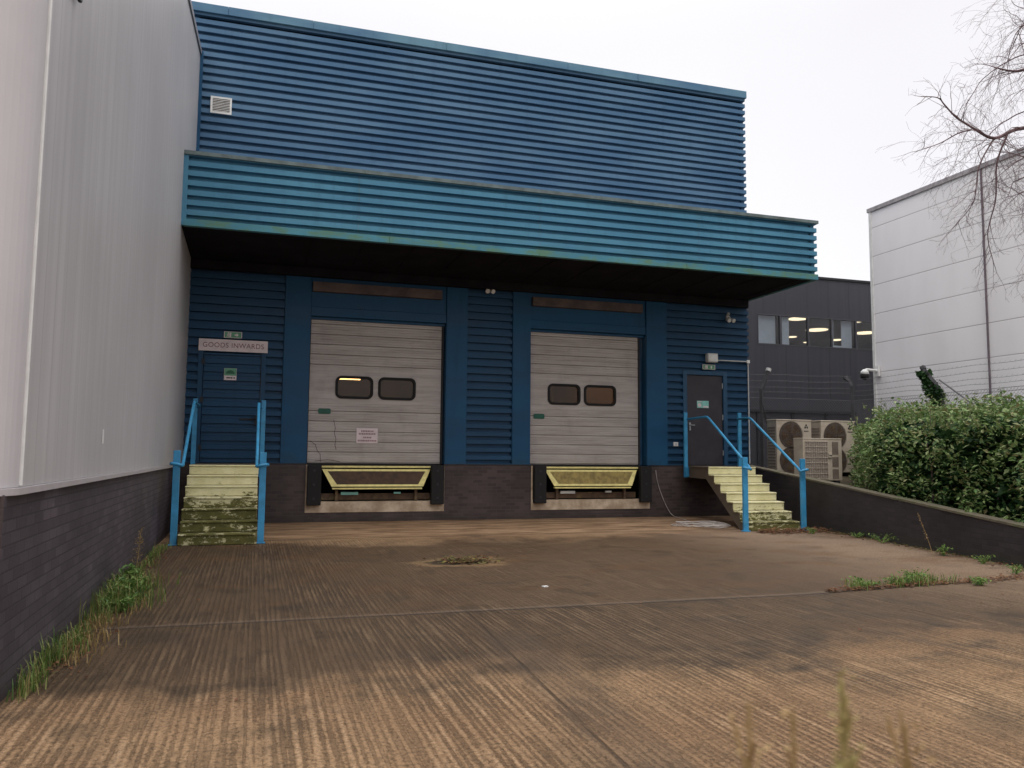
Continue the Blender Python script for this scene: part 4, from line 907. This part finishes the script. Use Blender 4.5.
lean = np.clip((top-Z)/1.5, 0, 1); f = f-.0
gl = .5*zearth(10)
ok = (f > 0) & (f < .30) & (Z > np.maximum(.25, (.58+.088*(Y-8.5))-.3)) & (n2 > -.30)
near = rng.uniform(size=len(X)) < np.where(f < .15, 1., .45); ok &= near
pts = np.stack([X, Y, Z], 1)[ok]; print('hedge leaves', len(pts))
pts = pts[:110000]
V, Fc = leaves(pts, .088, .5); leafobj('foliage', V, Fc, M['hedge'], hg)
# shoots standing out of the top
R = random.Random(11); sh_pts = []; mb = MB()
for k in range(260):
    x = R.uniform(10.2, 16.2); y = R.uniform(7, 18)
    if inner_dist(np.array([x]), np.array([y]))[0] < .15: continue
    z0 = 2.3; h_ = R.uniform(.08, .42); dx, dy = R.uniform(-.15, .15), R.uniform(-.15, .15)
    mb.tube([(x, y, z0-.3), (x+dx*.5, y+dy*.5, z0+h_*.5), (x+dx, y+dy, z0+h_)], [.006, .004, .002], 3)
    for j in range(int(5+h_*26)): t = R.uniform(.1, 1); sh_pts.append((x+dx*t+R.gauss(0, .03), y+dy*t+R.gauss(0, .03), z0+h_*t+R.gauss(0, .02)))
V, Fc = leaves(sh_pts, .075, .45); leafobj('top_shoots', V, Fc, M['hedge'], hg)
for k in range(90):
    x = R.uniform(10.6, 15.5); y = R.uniform(7, 17)
    if inner_dist(np.array([x]), np.array([y]))[0] < .3: continue
    pp = Vector((x, y, zearth(y)-.05)); q = pp+Vector((R.uniform(-.3, .3), R.uniform(-.3, .3), 1.7)); mb.tube([pp, pp.lerp(q, .5)+Vector((.08, 0, 0)), q], [.018, .012, .006], 5)
mb.build('stems', M['bark'], hg)
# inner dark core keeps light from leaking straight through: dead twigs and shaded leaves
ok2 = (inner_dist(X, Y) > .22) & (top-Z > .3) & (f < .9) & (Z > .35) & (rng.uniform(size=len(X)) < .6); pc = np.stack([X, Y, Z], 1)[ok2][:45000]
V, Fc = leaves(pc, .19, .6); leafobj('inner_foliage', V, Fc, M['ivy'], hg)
# ivy on a fence post
iv = thing('ivy', 'dark ivy clump climbing over a fence post above the hedge', 'ivy', (16.8, 17., 1))
ip = []
for k in range(2600):
    t = R.random(); z = 2.3+1.45*t; c_ = (16.79, 16.70+.46*max(0, t-.5)*2, z); rr = .14+.1*math.exp(-((t-.62)/.16)**2)+.05*math.exp(-((t-.97)/.06)**2)
    a = R.uniform(0, 6.283); ip.append((c_[0]+rr*math.cos(a)*R.random()**.4, c_[1]+rr*math.sin(a)*R.random()**.4, z+R.gauss(0, .03)))
V, Fc = leaves(ip, .09, .8); leafobj('foliage', V, Fc, M['ivy'], iv)
mb = MB(); mb.tube([(16.72, 16.75, 1.), (16.70, 16.78, 2.2), (16.70, 16.7, 3.2)], [.03, .02, .01], 6); mb.tube([(16.72, 17.02, 3.2), (16.6, 16.5, 3.5), (16.5, 16.2, 3.2)], [.008, .006, .003], 4); mb.build('stem', M['bark'], iv)

# bare tree: trunk just out of view to the right, limbs reaching over the fence
tr = thing('bare_tree', 'bare winter tree reaching fine drooping twigs in from the right', 'tree', (15.4, 9.3, .4))
mb = MB(); mb.tube(smoothpts([(15.4, 9.3, .3), (15.3, 9.35, 2.5), (15.45, 9.5, 4.6), (15.3, 9.6, 6.6), (15.5, 9.5, 8.6), (15.6, 9.6, 11.5)]), [.24-.2*k/30 for k in range(31)], 12); mb.build('trunk', M['bark'], tr, True)
R = random.Random(21); tw = MB(); cnt = [0]
def grow(p, d, L, r, lev, droop):
    n_ = max(5, int(L/.10)); pts = [Vector(p)]; d = Vector(d).normalized(); rs = [r]; kids = []
    for k in range(n_):
        t = (k+1)/n_
        d = (d+Vector((R.gauss(0, .13), R.gauss(0, .13), R.gauss(0, .13)-droop*.09*(1 if lev else .2)))).normalized()
        pts.append(pts[-1]+d*(L/n_)); rs.append(max(.0016, r*(1-t*.8)))
        if lev < 4 and k > 0 and R.random() < (.62, .6, .45, .25)[lev]:
            kids.append((pts[-1].copy(), d.copy(), t, rs[-1]))
    tw.tube(pts, rs, 5 if r > .012 else 3, cap=False); cnt[0] += 1
    for q, dd, t, rr in kids:
        side = Vector((R.gauss(0, 1), R.gauss(0, 1), R.gauss(0, .8))).normalized(); nd = (dd*.75+side*.75).normalized()
        l2 = L*R.uniform(.28, .55)*(1.15-t*.5)
        l2 *= 1.35
        if l2 > .10: grow(q, nd, l2, max(.002, rr*.55), lev+1, droop+R.uniform(0, .5))
def limb(pts, r0, r1, droop, kidlen, every):
    every = max(1, every//2)
    sp = smoothpts(pts, 6); n_ = len(sp); rs = [r0+(r1-r0)*k/(n_-1) for k in range(n_)]; tw.tube(sp, rs, 7)
    for k in range(2, n_-1, every):
        dd = (sp[k+1]-sp[k]).normalized(); side = Vector((R.gauss(-.2, .7), R.gauss(0, 1), R.gauss(-.1, .9))).normalized()
        grow(sp[k], dd*.7+side, kidlen*1.3*R.uniform(.6, 1.15)*(1.1-.5*k/n_), max(.006, rs[k]*.4), 1, droop)
    grow(sp[-1], sp[-1]-sp[-2], kidlen*.8, r1, 1, droop*.3)
limb([(15.4, 9.5, 6.4), (13.8, 10.2, 7.25), (12.69, 10.5, 7.27), (12.02, 10.5, 7.0), (11.6, 10.5, 7.10)], .05, .02, .5, .8, 4)
limb([(11.6, 10.5, 7.10), (11.2, 10.5, 7.25), (10.95, 10.5, 7.44), (10.8, 10.5, 7.55), (10.45, 10.5, 7.52)], .018, .006, .4, .45, 4)
limb([(11.5, 10.5, 7.08), (11.25, 10.55, 7.0), (10.9, 10.6, 6.8), (10.5, 10.7, 6.65)], .014, .005, .5, .55, 4)
limb([(12.3, 10.5, 7.1), (12.15, 10.6, 6.6), (12.2, 10.7, 6.0), (12.1, 10.8, 5.4), (12.2, 10.8, 4.9)], .018, .006, .7, .75, 3)
limb([(12.0, 10.5, 7.0), (11.75, 10.6, 6.5), (11.7, 10.7, 5.9), (11.4, 10.8, 5.5)], .014, .005, .6, .6, 3)
limb([(13.2, 10.3, 7.2), (13.0, 10.3, 6.4), (13.1, 10.4, 5.6), (12.9, 10.4, 5.0), (12.9, 10.4, 4.6)], .022, .006, .7, .8, 3)
limb([(15.4, 9.6, 7.6), (14.2, 10.1, 8.4), (13.2, 10.4, 8.5), (12.6, 10.5, 8.3), (12.2, 10.6, 8.35)], .05, .010, .4, .75, 3)
limb([(15.4, 9.6, 8.4), (14.2, 10.1, 9.3), (13.3, 10.4, 9.5), (12.8, 10.5, 9.5)], .045, .008, .4, .7, 3)
limb([(15.4, 9.6, 9.6), (14.2, 10.1, 10.3), (13.3, 10.4, 10.4), (12.9, 10.5, 10.2)], .04, .008, .5, .8, 3)
limb([(13.6, 10.2, 7.3), (13.4, 10.4, 6.9), (13.0, 10.5, 6.3), (12.6, 10.6, 6.1)], .02, .006, .6, .8, 3)
R = random.Random(77)
for k in range(26):      # slender drooping branches coming in from the crown's right-hand part
    z0 = R.uniform(5.2, 10.6); y0 = R.uniform(9.6, 11.2); x0 = R.uniform(13.0, 14.2)
    L = R.uniform(.9, 2.1); grow((x0, y0, z0), (-.9, R.uniform(-.2, .3), R.uniform(-.6, .35)), L, R.uniform(.008, .013), 1, R.uniform(.5, 1.1))
    tw.tube([(15.4, 9.6, min(11.2, z0+1.2)), (14.7, (9.6+y0)/2, z0+.7), (x0, y0, z0)], [.03, .018, .011], 5)
tw.build('branches', M['bark'], tr, True); print('twigs', cnt[0])

# ------------------------------------------------------------------ weeds, grass, litter
def blades(mb, x, y, z, n_, h, spread, R, w_=.004):
    for k in range(n_):
        a = R.uniform(0, 6.283); hh = h*R.uniform(.4, 1.1); ln = R.uniform(.15, .8)*hh; x0 = x+R.gauss(0, spread); y0 = y+R.gauss(0, spread)
        dx, dy = math.cos(a), math.sin(a); px, py = -dy*w_, dx*w_
        A = Vector((x0, y0, z)); B = Vector((x0+dx*ln*.35, y0+dy*ln*.35, z+hh*.65)); C_ = Vector((x0+dx*ln, y0+dy*ln, z+hh*(.95 if ln < .5*hh else .75))); P_ = Vector((px, py, 0))
        i = len(mb.v); mb.v += [tuple(A-P_), tuple(A+P_), tuple(B-P_*.8), tuple(B+P_*.8), tuple(C_)]; mb.f += [(i, i+1, i+3, i+2), (i+2, i+3, i+4)]; mb.m += [0, 0]
R = random.Random(31)
mb = MB()
for k in range(170):
    y = 9.9-4.4*R.random()**1.5; q = .5+.5*math.sin(y*2.1+1); ww_ = .05+.12*max(0, (y-6.2)/3.4)
    blades(mb, lx(y)+.02+abs(R.gauss(0, ww_)), y, 0, 8 if R.random() < .3+q*.7 else 3, .12+.13*q*R.random()+.05*(y > 8), .035, R)
for k in range(70):
    y = R.gauss(8.7, .45); blades(mb, lx(y)+.04+abs(R.gauss(0, .17)), y, 0, 9, .26, .05, R)
for k in range(90):
    y = R.uniform(9.8, 13.6); blades(mb, lx(y)+.03+abs(R.gauss(0, .07)), y, 0, 5, .12, .03, R)
tag(mb.build('grass', M['grass']), 'green and straw grass along the foot of the grey wall', 'grass', kind='stuff')
mb = MB()
for k in range(120):
    y = R.uniform(6.3, 8.9); blades(mb, lx(y)+.08+abs(R.gauss(0, .14)), y, 0, 4, .1, .05, R)
tag(mb.build('dry_grass', M['straw']), 'dry straw tangled at the grass edge near the grey wall', 'dry grass', kind='stuff')
def leafy(x, y, z, n_, h, r_, label, mat='weed', size=.06, seed=0, group=None, stems=5):
    Rr = random.Random(seed); t = thing('weed', label, 'weed', (x, y, z), group); pts = []; mb = MB()
    for s_ in range(stems):
        a = Rr.uniform(0, 6.283); tip = Vector((x+r_*math.cos(a)*Rr.uniform(.3, 1), y+r_*math.sin(a)*Rr.uniform(.3, 1), z+h*Rr.uniform(.6, 1))); b = Vector((x, y, z)); m_ = b.lerp(tip, .5)+Vector((0, 0, h*.12)); mb.tube([b, m_, tip], [.004, .003, .0015], 4)
        for j in range(n_//stems): q = Rr.uniform(.1, 1); c_ = b.lerp(m_, q*2) if q < .5 else m_.lerp(tip, q*2-1); pts.append((c_.x+Rr.gauss(0, r_*.18), c_.y+Rr.gauss(0, r_*.18), max(z+.01, c_.z+Rr.gauss(0, h*.07))))
    mb.build('stem', M[mat], t); V, Fc = leaves(pts, size, .42); leafobj('leaves', V, Fc, M[mat], t)
mb = MB(); Rb = random.Random(90)
for k in range(70):
    x = Rb.choice((6.55, 7.1, 7.4, 7.6))+Rb.gauss(0, .13); blades(mb, x, 7.6+.09*(x-5.6)-.02+Rb.gauss(0, .04), 0, 6, .14, .04, Rb)
tag(mb.build('grass', M['grass']), 'short grass blades sprouting from the slab joint at right', 'grass', kind='stuff')
leafy(-1.14, 8.75, 0, 420, .24, .24, 'big bright green weed clump against the left brick wall', size=.055, seed=1, stems=14)
leafy(-1.24, 9.35, 0, 150, .30, .13, 'leafy green weed just beyond the big clump at left wall', size=.07, seed=2, stems=8)
leafy(-1.12, 8.3, 0, 200, .15, .2, 'low bright weed in front of the big clump at left wall', size=.05, seed=8, stems=9)
for i, (x, y, h_, r_, lbx) in enumerate(((10.25, 13.3, .16, .16, 'small green weed at foot of the right blue post'), (10.35, 11.6, .22, .30, 'fern like weed halfway along the low brick wall'), (10.6, 12.5, .12, .14, 'tiny weed at wall foot beyond the fern'), (9.95, 9.9, .22, .15, 'small weed near the seed stalk at wall foot'),
        (9.75, 9.0, .18, .18, 'scrubby weed at the near end of the low brick wall'), (6.62, 7.72, .13, .2, 'left green weed tuft in the slab joint'), (7.15, 7.78, .15, .22, 'middle green weed tuft in the slab joint'), (7.5, 7.85, .2, .2, 'tallest green weed tuft in the slab joint'), (8.05, 7.5, .12, .16, 'yellowish weed right of the joint tufts'), (9.3, 8.1, .16, .2, 'weed patch near the joint end by the low wall'))):
    leafy(x, y, 0, 170 if 5 <= i <= 8 else 90, h_*.8, r_, lbx, size=.042, seed=40+i, stems=12)
def stalk(x, y, z, h, hw, hl, n_, label, mat, size, seed, lean=(0, 0)):
    Rr = random.Random(seed); t = thing('seed_stalk', label, 'seed stalk', (x, y, z)); mb = MB(); tip = Vector((x+lean[0], y+lean[1], z+h)); b = Vector((x, y, z))
    mb.tube([b, b.lerp(tip, .5)+Vector((.01, 0, 0)), tip], [.004, .003, .0015], 5); pts = []
    for k in range(n_):
        q = 1-hl/h*Rr.random(); w_ = hw*(1-(q-(1-hl/h))/(hl/h)*.7); c_ = b.lerp(tip, q); o = Vector((Rr.gauss(0, w_*.45), Rr.gauss(0, w_*.45), Rr.gauss(0, .01))); p_ = c_+o; pts.append(tuple(p_))
        if k % 4 == 0: mb.tube([c_-Vector((0, 0, .03)), p_], .0012, 3)
    mb.build('stem', M[mat], t); V, Fc = leaves(pts, size, .5); leafobj('seed_head', V, Fc, M[mat], t)
stalk(-1.22, 9.7, 0, .62, .10, .35, 160, 'pale brown feathery stalk rising from the weeds at left wall', 'straw', .022, 5, (.05, .1))
stalk(9.86, 10.0, 0, .62, .04, .4, 60, 'thin dry seed stalk leaning against the low brick wall', 'straw', .02, 6, (-.12, .15))
YN = .48
def near(px, zz): return px*YN/.85
stalk(.56*YN/.85, YN, 0, 1.45-(1.45-1.165)*YN/.85, .075, .36, 300, 'blurred tan seed stalk at the bottom edge, leftmost of the near stalks', 'seedb', .0065, 61, (0, 0))
stalk(.62*YN/.85, YN, 0, 1.45-(1.45-1.15)*YN/.85, .02, .25, 90, 'faint thin seed stalk between the two taller near stalks', 'seedb', .007, 62, (0, 0))
stalk(.692*YN/.85, YN, 0, 1.45-(1.45-1.18)*YN/.85, .03, .34, 330, 'blurred yellow green seed stalk, tallest of the near stalks', 'seedy', .0065, 63, (0, 0))
stalk(.785*YN/.85, YN, 0, 1.45-(1.45-1.12)*YN/.85, .07, .32, 260, 'blurred tan seed stalk, rightmost of the near stalks', 'seedb', .0065, 64, (0, 0))
def litter(fn_, n_, size, z0, zj, name, label, mat, seed):
    Rr = random.Random(seed); V = []; F_ = []
    for k in range(n_):
        x, y = fn_(Rr); z = z0+Rr.random()**2*zj; a = Rr.uniform(0, 6.283); s_ = size*Rr.uniform(.5, 1.3); tx, ty = Rr.gauss(0, .35), Rr.gauss(0, .35); i = len(V)
        for (u_, v_) in ((-1, 0), (0, -.55), (1, 0), (0, .55)):
            dx = (u_*math.cos(a)-v_*math.sin(a))*s_*.5; dy = (u_*math.sin(a)+v_*math.cos(a))*s_*.5; V.append((x+dx, y+dy, z+.006+abs(dx*tx+dy*ty)))
        F_ += [(i, i+1, i+2), (i, i+2, i+3)]
    tag(leafobj(name, np.array(V), np.array(F_), M[mat]), label, 'leaf litter', kind='stuff')
litter(lambda r: (r.uniform(9.35, 10.9)+0, 13.85-abs(r.gauss(0, .22))+r.uniform(-.1, .1)), 900, .07, 0, .07, 'fallen_leaves', 'reddish brown fallen leaves heaped at foot of the right steps', 'litter', 1)
def f2(r):
    x = r.uniform(6.0, 9.6); return x, 7.5+.09*max(0, x-5.6)+r.gauss(.02, .035+.03*max(0, x-7))
litter(f2, 900, .05, 0, .03, 'fallen_leaves', 'brown leaf litter caught along the slab joint at right', 'litter', 2)
litter(lambda r: (2.78+r.gauss(0, .19), 10.95+r.gauss(0, .14)), 480, .065, 0, .045, 'fallen_leaves', 'round patch of mossy fallen leaves in the middle of the yard', 'litterg', 3)
litter(lambda r: (wx(10)+0*r.random()-abs(r.gauss(0, .14))+.2*(0), 0) if False else ((lambda y: (wx(y)-.02-abs(r.gauss(0, .12)), y))(r.uniform(6, 14))), 900, .045, 0, .03, 'fallen_leaves', 'thin line of leaves along the foot of the low brick wall', 'litterg', 4)
litter(lambda r: ((lambda y: (lx(y)+.03+abs(r.gauss(0, .1)), y))(r.uniform(6, 13.8))), 700, .04, 0, .03, 'fallen_leaves', 'brown debris along the foot of the grey wall', 'litter', 5)
litter(lambda r: (r.uniform(-1, 9), r.uniform(3, 14)), 90, .035, 0, .004, 'fallen_leaves', 'scattered single leaves across the concrete yard', 'litter', 6)
mb = MB(); mb.prism([(3.09, 8.62), (3.15, 8.63), (3.14, 8.67), (3.08, 8.66)], 'z', .002, .012); tag(mb.build('paper_scrap', M['white']), 'small white paper scrap lying on the dark concrete', 'paper scrap')
